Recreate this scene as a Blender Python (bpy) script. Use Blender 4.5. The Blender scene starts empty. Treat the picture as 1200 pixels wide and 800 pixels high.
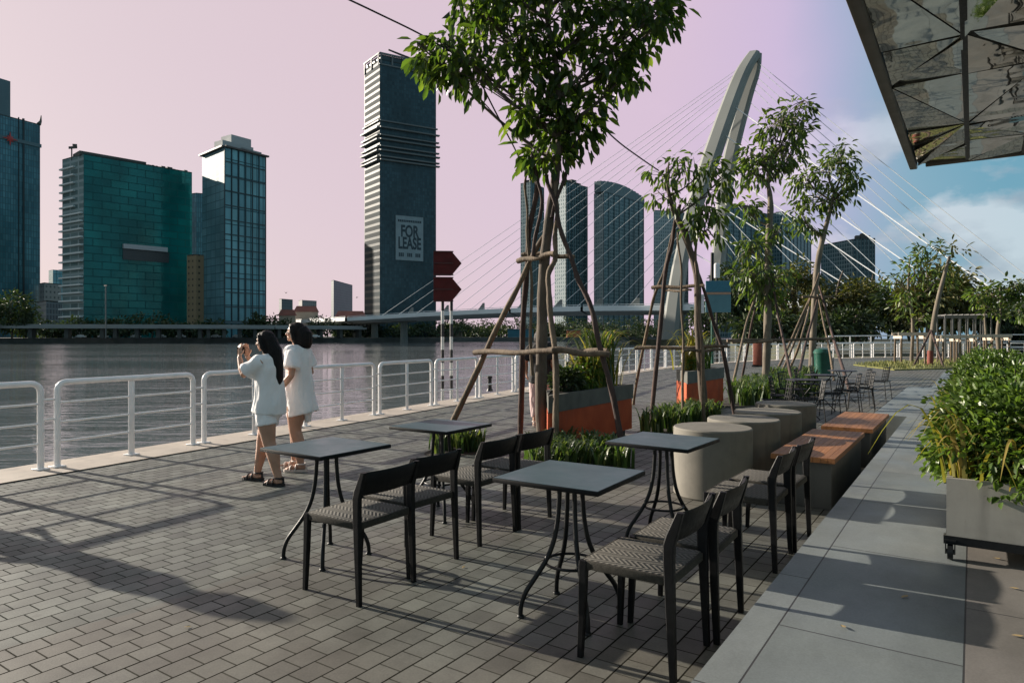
import bpy, bmesh, math, random
import numpy as np
from mathutils import Vector, Matrix, noise
R = math.radians
sc = bpy.context.scene
COL = sc.collection
random.seed(7)
rng = np.random.default_rng(7)

# ------------------------------------------------------------------ camera, world, sun, exposure
YAW = 34.02
cam = bpy.data.cameras.new("camera")
cam.sensor_width = 36.0; cam.lens = 24.0
cam.shift_y = -7.0 / 1200.0
cam.clip_start = 0.05; cam.clip_end = 6000
camo = bpy.data.objects.new("camera", cam); COL.objects.link(camo)
camo.location = (0, 0, 1.5); camo.rotation_euler = (R(90), 0, R(YAW))
sc.camera = camo
vs = sc.view_settings
vs.view_transform = 'Standard'; vs.look = 'None'; vs.gamma = 1.0; vs.use_curve_mapping = False
vs.exposure = 0.90
sc.cycles.max_bounces = 7; sc.cycles.transparent_max_bounces = 12
sc.cycles.sample_clamp_indirect = 6.0
sc.cycles.use_denoising = True

SUN_EL, SUN_AZ = 17.0, 95.0        # azimuth: degrees to the left (west) of +Y
world = bpy.data.worlds.new("World"); sc.world = world
world.use_nodes = True
wn = world.node_tree.nodes; wl = world.node_tree.links
wn.clear()
def wnode(t, **k):
    n = wn.new(t)
    for a, b in k.items(): setattr(n, a, b)
    return n
def wmath(op, a, b=None, c=None):
    n = wnode('ShaderNodeMath', operation=op)
    for i, v in enumerate((a, b, c)):
        if v is None: continue
        if isinstance(v, (int, float)): n.inputs[i].default_value = v
        else: wl.new(v, n.inputs[i])
    return n.outputs[0]
def wramp(fac, stops):
    n = wnode('ShaderNodeValToRGB'); cr = n.color_ramp
    while len(cr.elements) < len(stops): cr.elements.new(0.5)
    for e, (p, c) in zip(cr.elements, stops):
        e.position = p; e.color = (c[0], c[1], c[2], 1)
    wl.new(fac, n.inputs[0]); return n.outputs[0]
def wmix(f, a, b, mode='MIX'):
    n = wnode('ShaderNodeMix', data_type='RGBA', blend_type=mode)
    if isinstance(f, (int, float)): n.inputs[0].default_value = f
    else: wl.new(f, n.inputs[0])
    for s, v in ((6, a), (7, b)):
        if isinstance(v, tuple): n.inputs[s].default_value = (*v, 1)
        else: wl.new(v, n.inputs[s])
    return n.outputs[2]
wtc = wnode('ShaderNodeTexCoord'); wsep = wnode('ShaderNodeSeparateXYZ')
wl.new(wtc.outputs['Generated'], wsep.inputs[0])
wx, wy, wz = wsep.outputs
az = wmath('ARCTAN2', wmath('MULTIPLY', wx, -1.0), wy)
# soft warp of the colour boundary so that it is not a clean meridian
nz0 = wnode('ShaderNodeTexNoise'); nz0.inputs['Scale'].default_value = 2.2; nz0.inputs['Detail'].default_value = 3
wl.new(wtc.outputs['Generated'], nz0.inputs['Vector'])
azw = wmath('ADD', az, wmath('MULTIPLY', wmath('SUBTRACT', nz0.outputs[0], 0.5), 0.22))
azw = wmath('ADD', azw, wmath('MULTIPLY', wz, -0.06))
f = wmath('ADD', wmath('MULTIPLY', azw, 1 / (2 * math.pi)), 0.5)
P = lambda d: 0.5 + d / 360.0
grad = wramp(f, [(0.0, (.100, .165, .195)), (P(-90), (.10, .18, .22)), (P(-4), (.085, .200, .265)), (P(2), (.130, .225, .290)),
                 (P(8), (.235, .245, .350)), (P(13), (.345, .275, .385)), (P(21), (.385, .295, .37)), (P(45), (.395, .31, .345)),
                 (P(72), (.395, .325, .345)), (P(95), (.46, .39, .37)), (P(125), (.24, .25, .27)), (P(160), (.11, .17, .20))])
# clouds, low on the blue side
cm = wnode('ShaderNodeMapping'); cm.inputs['Scale'].default_value = (3.4, 3.4, 6.5); cm.inputs['Location'].default_value = (1.3, .4, .2)
wl.new(wtc.outputs['Generated'], cm.inputs['Vector'])
cn = wnode('ShaderNodeTexNoise'); cn.inputs['Scale'].default_value = 1.6; cn.inputs['Detail'].default_value = 9; cn.inputs['Roughness'].default_value = .56
wl.new(cm.outputs[0], cn.inputs['Vector'])
cmask = wramp(cn.outputs[0], [(.435, (0, 0, 0)), (.54, (1, 1, 1))])
elev_band = wramp(wz, [(0.0, (1, 1, 1)), (.20, (1, 1, 1)), (.36, (.0, .0, .0))])
az_band = wramp(f, [(P(-60), (.5, .5, .5)), (P(4), (.9, .9, .9)), (P(16), (.75, .75, .75)), (P(24), (0, 0, 0))])
cl = wmix(1.0, wmix(1.0, cmask, elev_band, 'MULTIPLY'), az_band, 'MULTIPLY')
ccol = wramp(f, [(P(-10), (.23, .285, .32)), (P(5), (.265, .285, .325)), (P(12), (.40, .315, .40)), (P(20), (.42, .32, .41))])
cshade = wnode('ShaderNodeTexNoise'); cshade.inputs['Scale'].default_value = 3.1; cshade.inputs['Detail'].default_value = 7; wl.new(cm.outputs[0], cshade.inputs['Vector'])
ccol = wmix(1.0, ccol, wramp(cshade.outputs[0], [(.36, (.80, .82, .86)), (.60, (1.35, 1.33, 1.28))]), 'MULTIPLY')
sky1 = wmix(cl, grad, ccol)
zen = wramp(wz, [(0.0, (0, 0, 0)), (.50, (0, 0, 0)), (.92, (1, 1, 1))])
sky2 = wmix(zen, sky1, (.165, .195, .225))
nsk = wnode('ShaderNodeTexSky', sky_type='NISHITA')
nsk.sun_disc = False; nsk.sun_elevation = R(SUN_EL); nsk.sun_rotation = R(-SUN_AZ); nsk.dust_density = 2.0
nish = wmix(1.0, nsk.outputs[0], (.10, .10, .10), 'MULTIPLY')
sky3 = wmix(0.06, sky2, nish)
bg = wnode('ShaderNodeBackground'); wl.new(sky3, bg.inputs[0]); bg.inputs[1].default_value = 1.0
wo = wnode('ShaderNodeOutputWorld'); wl.new(bg.outputs[0], wo.inputs[0])

sun = bpy.data.lights.new("sun", 'SUN'); sun.energy = 4.8; sun.angle = R(0.53); sun.color = (1.0, .90, .77)
suno = bpy.data.objects.new("sun", sun); COL.objects.link(suno)
sdir = Vector((-math.sin(R(SUN_AZ)) * math.cos(R(SUN_EL)), math.cos(R(SUN_AZ)) * math.cos(R(SUN_EL)), math.sin(R(SUN_EL))))
suno.rotation_euler = sdir.to_track_quat('Z', 'Y').to_euler(); suno.location = sdir * 50

# ------------------------------------------------------------------ survey: photo bearings to metres (each thing gets its own distance)
FPX, HOR, EYE = 800.0, 393.0, 1.5
FW = Vector((-math.sin(R(YAW)), math.cos(R(YAW)), 0)); RT = Vector((math.cos(R(YAW)), math.sin(R(YAW)), 0))
def at(px, py, d):
    p = FW * d + RT * ((px - 600) * d / FPX); p.z = EYE - (py - HOR) * d / FPX; return p
def gnd(px, py, z=0.0):
    return at(px, py, (EYE - z) * FPX / (py - HOR))
def pxm(d): return d / FPX

# ------------------------------------------------------------------ materials
MATS = {}
class NT:
    def __init__(s, name):
        m = bpy.data.materials.new(name); m.use_nodes = True; s.m = m
        s.n = m.node_tree.nodes; s.l = m.node_tree.links
        s.b = s.n['Principled BSDF']; s.o = s.n['Material Output']
    def node(s, t, ins=None, **k):
        n = s.n.new(t)
        for a, b in k.items(): setattr(n, a, b)
        for a, b in (ins or {}).items(): s.set(n.inputs[a], b)
        return n
    def set(s, sock, v):
        if hasattr(v, 'is_output'): s.l.new(v, sock)
        elif isinstance(v, tuple) and len(v) == 3 and sock.type == 'RGBA': sock.default_value = (*v, 1)
        else: sock.default_value = v
    def math(s, op, a, b=None, c=None):
        n = s.node('ShaderNodeMath', operation=op)
        for i, v in enumerate((a, b, c)):
            if v is not None: s.set(n.inputs[i], v)
        return n.outputs[0]
    def mix(s, f, a, b, mode='MIX'):
        n = s.node('ShaderNodeMix', data_type='RGBA', blend_type=mode)
        s.set(n.inputs[0], f); s.set(n.inputs[6], a); s.set(n.inputs[7], b); return n.outputs[2]
    def ramp(s, fac, stops):
        n = s.node('ShaderNodeValToRGB'); cr = n.color_ramp
        while len(cr.elements) < len(stops): cr.elements.new(.5)
        for e, (p, c) in zip(cr.elements, stops):
            e.position = p; c = (c, c, c) if isinstance(c, (int, float)) else c; e.color = (*c, 1)
        s.l.new(fac, n.inputs[0]); return n.outputs[0]
    def noise(s, scale, detail=4, vec=None, rough=.5):
        n = s.node('ShaderNodeTexNoise', {'Scale': scale, 'Detail': detail, 'Roughness': rough})
        if vec is not None: s.l.new(vec, n.inputs['Vector'])
        return n.outputs[0]
    def obj(s): return s.node('ShaderNodeTexCoord').outputs['Object']
    def uv(s): return s.node('ShaderNodeTexCoord').outputs['UV']
    def mapping(s, v, scale=(1, 1, 1), loc=(0, 0, 0), rot=(0, 0, 0)):
        n = s.node('ShaderNodeMapping', {'Scale': scale, 'Location': loc, 'Rotation': rot}); s.l.new(v, n.inputs['Vector']); return n.outputs[0]
    def bump(s, h, strength=.4, dist=.01):
        n = s.node('ShaderNodeBump', {'Strength': strength, 'Distance': dist}); s.l.new(h, n.inputs['Height'])
        s.l.new(n.outputs[0], s.b.inputs['Normal']); return n
    def p(s, **k):
        for a, b in k.items(): s.set(s.b.inputs[a.replace('_', ' ')], b)

def plain(name, col, rough=.5, metal=0., var=.12, scale=14., bump=0., bscale=60., spec=.5):
    if name in MATS: return MATS[name]
    t = NT(name); o = t.obj()
    n = t.noise(scale, 5, o)
    c = t.mix(t.ramp(n, [(.3, 0.), (.7, 1.)]), tuple(x * (1 - var) for x in col), tuple(min(1, x * (1 + var)) for x in col))
    t.p(Base_Color=c, Metallic=metal)
    t.set(t.b.inputs['Specular IOR Level'], spec)
    rn = t.ramp(t.noise(scale * 1.7, 4, o), [(.3, max(0, rough - .08)), (.7, min(1, rough + .08))])
    t.p(Roughness=rn)
    if bump: t.bump(t.noise(bscale, 4, o), bump, .004)
    MATS[name] = t.m; return t.m

def m_pavers():
    t = NT('paver'); o = t.obj(); sp = t.node('ShaderNodeSeparateXYZ'); t.l.new(o, sp.inputs[0])
    wob = t.noise(1.3, 2, o)
    cb = t.node('ShaderNodeCombineXYZ'); t.l.new(sp.outputs[1], cb.inputs[0]); t.l.new(t.math('ADD', sp.outputs[0], t.math('MULTIPLY', wob, .012)), cb.inputs[1])
    br = t.node('ShaderNodeTexBrick', {'Scale': 1.0, 'Mortar Size': .0042, 'Mortar Smooth': .3, 'Bias': 0., 'Brick Width': .150, 'Row Height': .132,
                'Color1': (.0, .0, .0), 'Color2': (1., 1., 1.), 'Mortar': (.5, .5, .5)}, offset=.5)
    t.l.new(cb.outputs[0], br.inputs['Vector'])
    base = t.ramp(br.outputs['Color'], [(0., (.088, .093, .080)), (.35, (.114, .120, .104)), (.7, (.134, .142, .123)), (1., (.168, .177, .155))])
    # worn reddish areas and grime
    warm = t.math('MULTIPLY', t.ramp(t.noise(.42, 3, o), [(.36, 0.), (.58, 1.)]), t.math('MULTIPLY', t.math('GREATER_THAN', t.math('ADD', sp.outputs[0], t.math('MULTIPLY', t.noise(.9, 2, o), .8)), -3.4), 1.))
    base = t.mix(t.math('MULTIPLY', warm, .42), base, (.142, .114, .089))
    gr = t.ramp(t.noise(2.1, 7, o, .68), [(.33, .66), (.62, 1.08)])
    sv = t.node('ShaderNodeTexVoronoi', {'Scale': 2.6, 'Randomness': 1.}); t.l.new(t.mapping(o, (1, 1, 1), (.3, .1, 0)), sv.inputs['Vector'])
    gr = t.mix(1.0, gr, t.ramp(t.math('ADD', sv.outputs['Distance'], t.math('MULTIPLY', t.noise(9, 4, o), .12)), [(.10, .72), (.15, 1.)]), 'MULTIPLY')
    base = t.mix(1.0, base, gr, 'MULTIPLY')
    fine = t.ramp(t.noise(90, 3, o), [(.3, .86), (.7, 1.1)])
    base = t.mix(1.0, base, fine, 'MULTIPLY')
    jointc = t.ramp(t.noise(3.0, 3, o), [(.35, (.012, .0115, .010)), (.7, (.034, .032, .028))])
    xr = t.math('DIVIDE', t.math('ADD', sp.outputs[0], t.math('MULTIPLY', wob, .012)), .132)
    fr = t.math('MULTIPLY', t.math('SUBTRACT', .5, t.math('ABSOLUTE', t.math('SUBTRACT', t.math('FRACT', xr), .5))), .132)     # metres to the nearest long joint
    wid = t.math('ADD', .0008, t.math('MULTIPLY', t.noise(2.7, 3, o), .0040))
    lj = t.node('ShaderNodeMapRange', {'From Min': 0., 'From Max': .0025, 'To Min': 1., 'To Max': 0.}); t.l.new(t.math('SUBTRACT', fr, wid), lj.inputs['Value'])
    cross = t.math('MULTIPLY', br.outputs['Fac'], t.ramp(t.noise(1.9, 3, o), [(.35, .35), (.65, .85)]))
    col = t.mix(cross, base, jointc); col = t.mix(lj.outputs[0], col, (.019, .018, .015))
    t.p(Base_Color=col, Roughness=t.ramp(t.noise(3, 5, o), [(.3, .46), (.7, .70)]))
    t.set(t.b.inputs['Specular IOR Level'], t.ramp(t.math('MAXIMUM', br.outputs['Fac'], lj.outputs[0]), [(0., .5), (.3, .0)]))
    h = t.math('ADD', t.math('MULTIPLY', br.outputs['Fac'], -1.0), t.math('MULTIPLY', t.noise(120, 3, o), .16))
    h = t.math('ADD', h, t.math('MULTIPLY', br.outputs['Color'], .5))
    t.bump(h, .35, .005); return t.m
def m_slabs():
    t = NT('walkway_stone'); o = t.obj(); sp = t.node('ShaderNodeSeparateXYZ'); t.l.new(o, sp.inputs[0])
    cb = t.node('ShaderNodeCombineXYZ'); t.l.new(t.math('ADD', sp.outputs[1], .22), cb.inputs[0]); t.l.new(t.math('ADD', sp.outputs[0], .608), cb.inputs[1])
    br = t.node('ShaderNodeTexBrick', {'Scale': 1.0, 'Mortar Size': .0035, 'Mortar Smooth': .2, 'Bias': 0., 'Brick Width': 1.168, 'Row Height': .584,
                'Color1': (0., 0., 0.), 'Color2': (1., 1., 1.), 'Mortar': (.5, .5, .5)}, offset=.5)
    t.l.new(cb.outputs[0], br.inputs['Vector'])
    base = t.ramp(br.outputs['Color'], [(0., (.162, .184, .182)), (1., (.212, .232, .228))])
    right = t.math('GREATER_THAN', sp.outputs[0], -.024)
    base = t.mix(t.math('MULTIPLY', right, .8), base, (.20, .178, .158))
    cl = t.ramp(t.noise(1.6, 8, t.mapping(o, (1, .5, 1)), .66), [(.33, .70), (.65, 1.14)])
    sv = t.node('ShaderNodeTexVoronoi', {'Scale': 3.1}); t.l.new(o, sv.inputs['Vector'])
    cl = t.mix(1.0, cl, t.ramp(t.math('ADD', sv.outputs['Distance'], t.math('MULTIPLY', t.noise(11, 4, o), .10)), [(.07, .80), (.11, 1.)]), 'MULTIPLY')
    base = t.mix(1.0, base, cl, 'MULTIPLY')
    base = t.mix(1.0, base, t.ramp(t.noise(140, 2, o), [(.3, .9), (.7, 1.08)]), 'MULTIPLY')
    col = t.mix(br.outputs['Fac'], base, (.035, .035, .035))
    t.p(Base_Color=col, Roughness=t.ramp(t.noise(2.5, 5, o), [(.3, .42), (.7, .68)]))
    t.bump(t.math('ADD', t.math('MULTIPLY', br.outputs['Fac'], -1.), t.math('MULTIPLY', t.noise(60, 4, o), .12)), .4, .004); return t.m
def m_water():
    t = NT('river_water'); o = t.obj()
    t.p(Base_Color=(.140, .155, .155), Roughness=.03, IOR=1.33)
    t.set(t.b.inputs['Specular IOR Level'], .5)
    wv = t.mapping(o, rot=(0, 0, R(-38)))                      # wind waves: long crests, short across
    a = t.noise(.36, 5, t.mapping(wv, (.20, 1., 1)), .66)
    b = t.noise(1.25, 4, t.mapping(wv, (.30, 1., 1)), .60)
    wind = t.ramp(t.noise(.035, 4, t.mapping(wv, (.35, 1., 1))), [(.36, .30), (.62, 1.)])     # calmer and rougher patches
    h = t.math('MULTIPLY', t.math('ADD', a, t.math('MULTIPLY', b, .60)), wind)
    t.bump(h, .80, .34); return t.m
def m_glass(name, frame, c1, c2, pw, fh, mort, rough=.14, spec=.6, metal=0.0, smooth=.15, off=0., patch=.5):
    """curtain wall: panes of slightly different tint between frames, in metres along the wall (UV)"""
    t = NT(name); u = t.uv()
    br = t.node('ShaderNodeTexBrick', {'Scale': 1., 'Mortar Size': mort, 'Mortar Smooth': smooth, 'Bias': 0., 'Brick Width': pw, 'Row Height': fh,
                'Color1': (0., 0., 0.), 'Color2': (1., 1., 1.), 'Mortar': (.5, .5, .5)}, offset=off)
    t.l.new(u, br.inputs['Vector'])
    c = t.mix(br.outputs['Color'], c1, c2)
    lg = t.ramp(t.noise(.045, 3, t.mapping(u, (1, .6, 1))), [(.38, 1 - patch * .45), (.62, 1 + patch * .45)])  # broad light and dark patches in the colour stand in for reflections
    c = t.mix(1.0, c, lg, 'MULTIPLY')
    c = t.mix(br.outputs['Fac'], c, frame)
    t.p(Base_Color=c, Metallic=metal, Roughness=t.ramp(br.outputs['Fac'], [(0., rough), (1., .5)]))
    t.set(t.b.inputs['Specular IOR Level'], spec)
    t.bump(t.math('ADD', br.outputs['Color'], t.math('MULTIPLY', t.noise(.25, 3, u), 1.6)), .10, .25)
    return t.m
def m_leaf(name, a, b, c, rough=.42, transl=.35, clump=1.6):
    t = NT(name); g = t.node('ShaderNodeNewGeometry')
    col = t.ramp(g.outputs['Random Per Island'], [(0., a), (.55, b), (1., c)])
    cl = t.ramp(t.noise(clump, 3, t.obj()), [(.35, .72), (.65, 1.25)])
    col = t.mix(1.0, col, cl, 'MULTIPLY')
    t.p(Base_Color=col, Roughness=rough)
    tr = t.node('ShaderNodeBsdfTranslucent'); t.l.new(t.mix(1.0, col, (1.5, 1.6, .6), 'MULTIPLY'), tr.inputs[0])
    mx = t.node('ShaderNodeMixShader'); mx.inputs[0].default_value = transl
    t.l.new(t.b.outputs[0], mx.inputs[1]); t.l.new(tr.outputs[0], mx.inputs[2]); t.l.new(mx.outputs[0], t.o.inputs[0])
    return t.m
def m_bark(name, a, b, sc_=9.):
    t = NT(name); o = t.obj()
    n = t.noise(sc_, 6, t.mapping(o, (1, 1, .25)), .65)
    c = t.ramp(n, [(.3, a), (.7, b)])
    bl = t.ramp(t.noise(2.2, 3, o), [(.55, 0.), (.72, 1.)])
    c = t.mix(t.math('MULTIPLY', bl, .35), c, tuple(min(1, x * 1.9) for x in b))
    t.p(Base_Color=c, Roughness=.85); t.bump(t.noise(sc_ * 3, 5, t.mapping(o, (1, 1, .3))), .6, .012); return t.m
def m_concrete(name, col, sc_=3.):
    t = NT(name); o = t.obj()
    c = t.ramp(t.noise(sc_, 8, o, .62), [(.28, tuple(x * .70 for x in col)), (.5, col), (.75, tuple(x * 1.18 for x in col))])
    st = t.ramp(t.noise(sc_ * 1.4, 5, t.mapping(o, (3, 3, .25))), [(.55, 1.), (.78, .72)])
    c = t.mix(1.0, c, st, 'MULTIPLY')
    pits = t.node('ShaderNodeTexVoronoi', {'Scale': 34.}); t.l.new(o, pits.inputs['Vector'])
    pm = t.ramp(pits.outputs['Distance'], [(.03, .62), (.085, 1.)])
    c = t.mix(1.0, c, pm, 'MULTIPLY')
    t.p(Base_Color=c, Roughness=.78); t.bump(t.noise(40, 5, o), .14, .002); return t.m
def m_weave():
    t = NT('woven_rope'); o = t.obj(); sp = t.node('ShaderNodeSeparateXYZ'); t.l.new(o, sp.inputs[0])
    x, y = sp.outputs[0], sp.outputs[1]
    zig = t.math('ABSOLUTE', t.math('SUBTRACT', t.math('FRACT', t.math('MULTIPLY', y, 8.7)), .5))       # 0.115 m chevrons
    ph = t.math('ADD', x, t.math('MULTIPLY', zig, .115))
    st = t.math('SINE', t.math('MULTIPLY', ph, 2 * math.pi / .030))
    cord = t.math('SINE', t.math('MULTIPLY', y, 2 * math.pi / .0098))
    h = t.math('ADD', t.math('MULTIPLY', st, .5), t.math('MULTIPLY', cord, .22))
    v = t.math('ADD', t.math('MULTIPLY', h, .5), .5)
    c = t.ramp(v, [(.12, (.022, .020, .017)), (.5, (.090, .083, .070)), (.9, (.150, .140, .120))])
    t.p(Base_Color=c, Roughness=.85); t.bump(h, .7, .004); return t.m
def m_wood(name, a, b, pl=None):
    t = NT(name); o = t.obj()
    g = t.noise(7., 6, t.mapping(o, (9, .55, 9)), .6)
    c = t.ramp(g, [(.25, a), (.75, b)])
    isl = t.node('ShaderNodeNewGeometry').outputs['Random Per Island']
    c = t.mix(1.0, c, t.ramp(isl, [(0., .75), (1., 1.2)]), 'MULTIPLY')
    t.p(Base_Color=c, Roughness=.55); t.bump(g, .25, .004); return t.m
def m_canopy():
    t = NT('polished_steel'); o = t.obj()
    isl = t.node('ShaderNodeNewGeometry').outputs['Random Per Island']
    c = t.ramp(isl, [(0., (.38, .385, .33)), (1., (.62, .62, .54))])
    t.p(Base_Color=c, Metallic=.95, Roughness=.03)
    t.bump(t.noise(1.5, 2, o, .4), .24, .06); return t.m
def m_orange():
    t = NT('orange_corrugated'); o = t.obj()
    c = t.ramp(t.noise(4, 5, o), [(.3, (.46, .075, .022)), (.7, (.60, .115, .034))])
    dirt = t.ramp(t.noise(2.5, 6, t.mapping(o, (1, 1, .4))), [(.55, 0.), (.8, .5)])
    t.p(Base_Color=t.mix(dirt, c, (.16, .05, .03)), Roughness=.5); return t.m
def m_skin():
    t = NT('skin'); o = t.obj()
    c = t.ramp(t.noise(9, 4, o), [(.3, (.40, .215, .14)), (.7, (.50, .28, .19))])
    t.p(Base_Color=c, Roughness=.5)
    t.set(t.b.inputs['Subsurface Weight'], .12); t.set(t.b.inputs['Subsurface Radius'], (.02, .008, .004)); return t.m
def m_fabric(name, col):
    t = NT(name); o = t.obj()
    fold = t.noise(7., 4, t.mapping(o, (1.4, 1.4, .5)), .5)
    c = t.ramp(t.noise(5, 4, o), [(.3, tuple(x * .9 for x in col)), (.7, col)])
    t.p(Base_Color=c, Roughness=.85); t.bump(t.math('ADD', fold, t.math('MULTIPLY', t.noise(160, 2, o), .03)), .8, .05); return t.m
def m_hair():
    t = NT('black_hair'); o = t.obj()
    s = t.noise(60, 3, t.mapping(o, (1, 1, .05)), .6)
    t.p(Base_Color=t.ramp(s, [(.3, (.004, .0035, .0035)), (.7, (.013, .010, .009))]), Roughness=.58); t.set(t.b.inputs['Specular IOR Level'], .18); t.bump(s, .35, .006); return t.m
def m_grass():
    t = NT('grass_blade'); g = t.node('ShaderNodeNewGeometry')
    t.p(Base_Color=t.ramp(g.outputs['Random Per Island'], [(0., (.11, .135, .03)), (1., (.26, .25, .06))]), Roughness=.7); return t.m
def m_flag(name, a, b):
    t = NT(name); o = t.obj(); sp = t.node('ShaderNodeSeparateXYZ'); t.l.new(o, sp.inputs[0])
    s = t.math('GREATER_THAN', t.math('FRACT', t.math('DIVIDE', t.math('ADD', sp.outputs[2], 20.), .62)), .5)
    c = t.mix(s, a, b); c = t.mix(1., c, t.ramp(t.noise(5, 4, o), [(.3, .75), (.7, 1.05)]), 'MULTIPLY')
    t.p(Base_Color=c, Roughness=.5); return t.m

PAVER, SLAB, WATER = m_pavers(), m_slabs(), m_water()
CONC = m_concrete('concrete', (.188, .174, .145)); CONC_D = m_concrete('dark_concrete', (.085, .085, .080), 2.); CONC_L = m_concrete('planter_concrete', (.34, .325, .29), 2.)
KERB = m_concrete('kerb_concrete', (.40, .345, .29), 1.3)
QUAY = plain('quay_stone', (.07, .072, .066), .8, 0, .3, .25)
BLACKWOOD = plain('black_wood', (.0055, .006, .007), .50, 0, .35, 30, .12, 90, .20)
BLACKMET = plain('black_metal', (.008, .009, .010), .42, .0, .2, 30, 0, 60, .3)
TTOP = plain('slate_tabletop', (.046, .088, .100), .38, 0, .14, 3, .03, 240, .34)
WHITE = plain('white_paint', (.82, .80, .79), .38, 0, .07, 6, .05, 40)
WEAVE = m_weave(); CORD = plain('wrapped_cord', (.040, .037, .031), .85, 0, .25, 60, .5, 260, .2); DECK = m_wood('red_wood', (.23, .088, .027), (.37, .160, .054))
ORANGE = m_orange(); GREYCAP = plain('grey_planter', (.10, .098, .084), .7, 0, .2, 5)
BARK = m_bark('tree_bark', (.055, .042, .031), (.135, .105, .078)); BARK_P = m_bark('pale_bark', (.10, .08, .06), (.21, .175, .13), 7.)
POLE = m_bark('pole_wood', (.060, .042, .028), (.205, .150, .100), 12.); POLE_D = m_bark('dark_pole_wood', (.030, .018, .015), (.085, .050, .040), 12.)
LEAF_A = m_leaf('broad_leaf', (.030, .056, .015), (.060, .105, .024), (.130, .175, .036), .38, .50, 1.2)
LEAF_B = m_leaf('young_leaf', (.042, .075, .024), (.080, .125, .034), (.140, .175, .052), .42, .44, 1.0)
LEAF_C = m_leaf('olive_leaf', (.055, .070, .025), (.115, .118, .038), (.185, .160, .050), .55, .28, .25)
LEAF_D = m_leaf('dark_leaf', (.022, .042, .020), (.042, .068, .028), (.075, .098, .038), .55, .2, .12)
LEAF_G = m_leaf('gardenia_leaf', (.040, .074, .018), (.085, .145, .034), (.155, .215, .060), .36, .42, 2.4)
LEAF_Y = m_leaf('yellow_strap', (.20, .19, .05), (.30, .26, .07), (.38, .28, .08), .45, .35, 4.)
LEAF_L = m_leaf('strap_leaf', (.030, .062, .022), (.065, .110, .036), (.190, .215, .100), .40, .36, 2.)
PETAL = plain('petal', (.50, .54, .40), .6, 0, .1, 30); GRASS = m_grass()
CABLEM = plain('cable_white', (.82, .82, .82), .5, 0, .05, 2); BRIDGEC = plain('bridge_concrete', (.22, .228, .212), .7, 0, .12, .06)
STEEL = plain('galvanised', (.16, .16, .155), .55, .2, .15, 6); REDB = plain('red_board', (.085, .011, .011), .6, 0, .18, 5, 0, 60, .25)
GREENP = plain('green_plastic', (.012, .082, .055), .35, 0, .15, 8); SOIL = plain('soil', (.035, .027, .020), .95, 0, .3, 30)
SKIN, HAIR, WSHIRT, BLACKF, PINKF = m_skin(), m_hair(), m_fabric('white_cotton', (.92, .89, .88)), m_fabric('black_cotton', (.012, .012, .014)), m_fabric('pink_cotton', (.62, .45, .43))
TANF = m_fabric('tan_cotton', (.30, .16, .09)); RUBBER = plain('black_rubber', (.014, .012, .012), .6); PALES = plain('pale_leather', (.62, .52, .46), .6)
CANOPY = m_canopy(); FASCIA = plain('bronze_fascia', (.14, .125, .105), .45, .5, .15, 2); CABLEB = plain('black_cable', (.012, .012, .012), .6)
EYEM = plain('dark_eye', (.01, .008, .007), .15)

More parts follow.
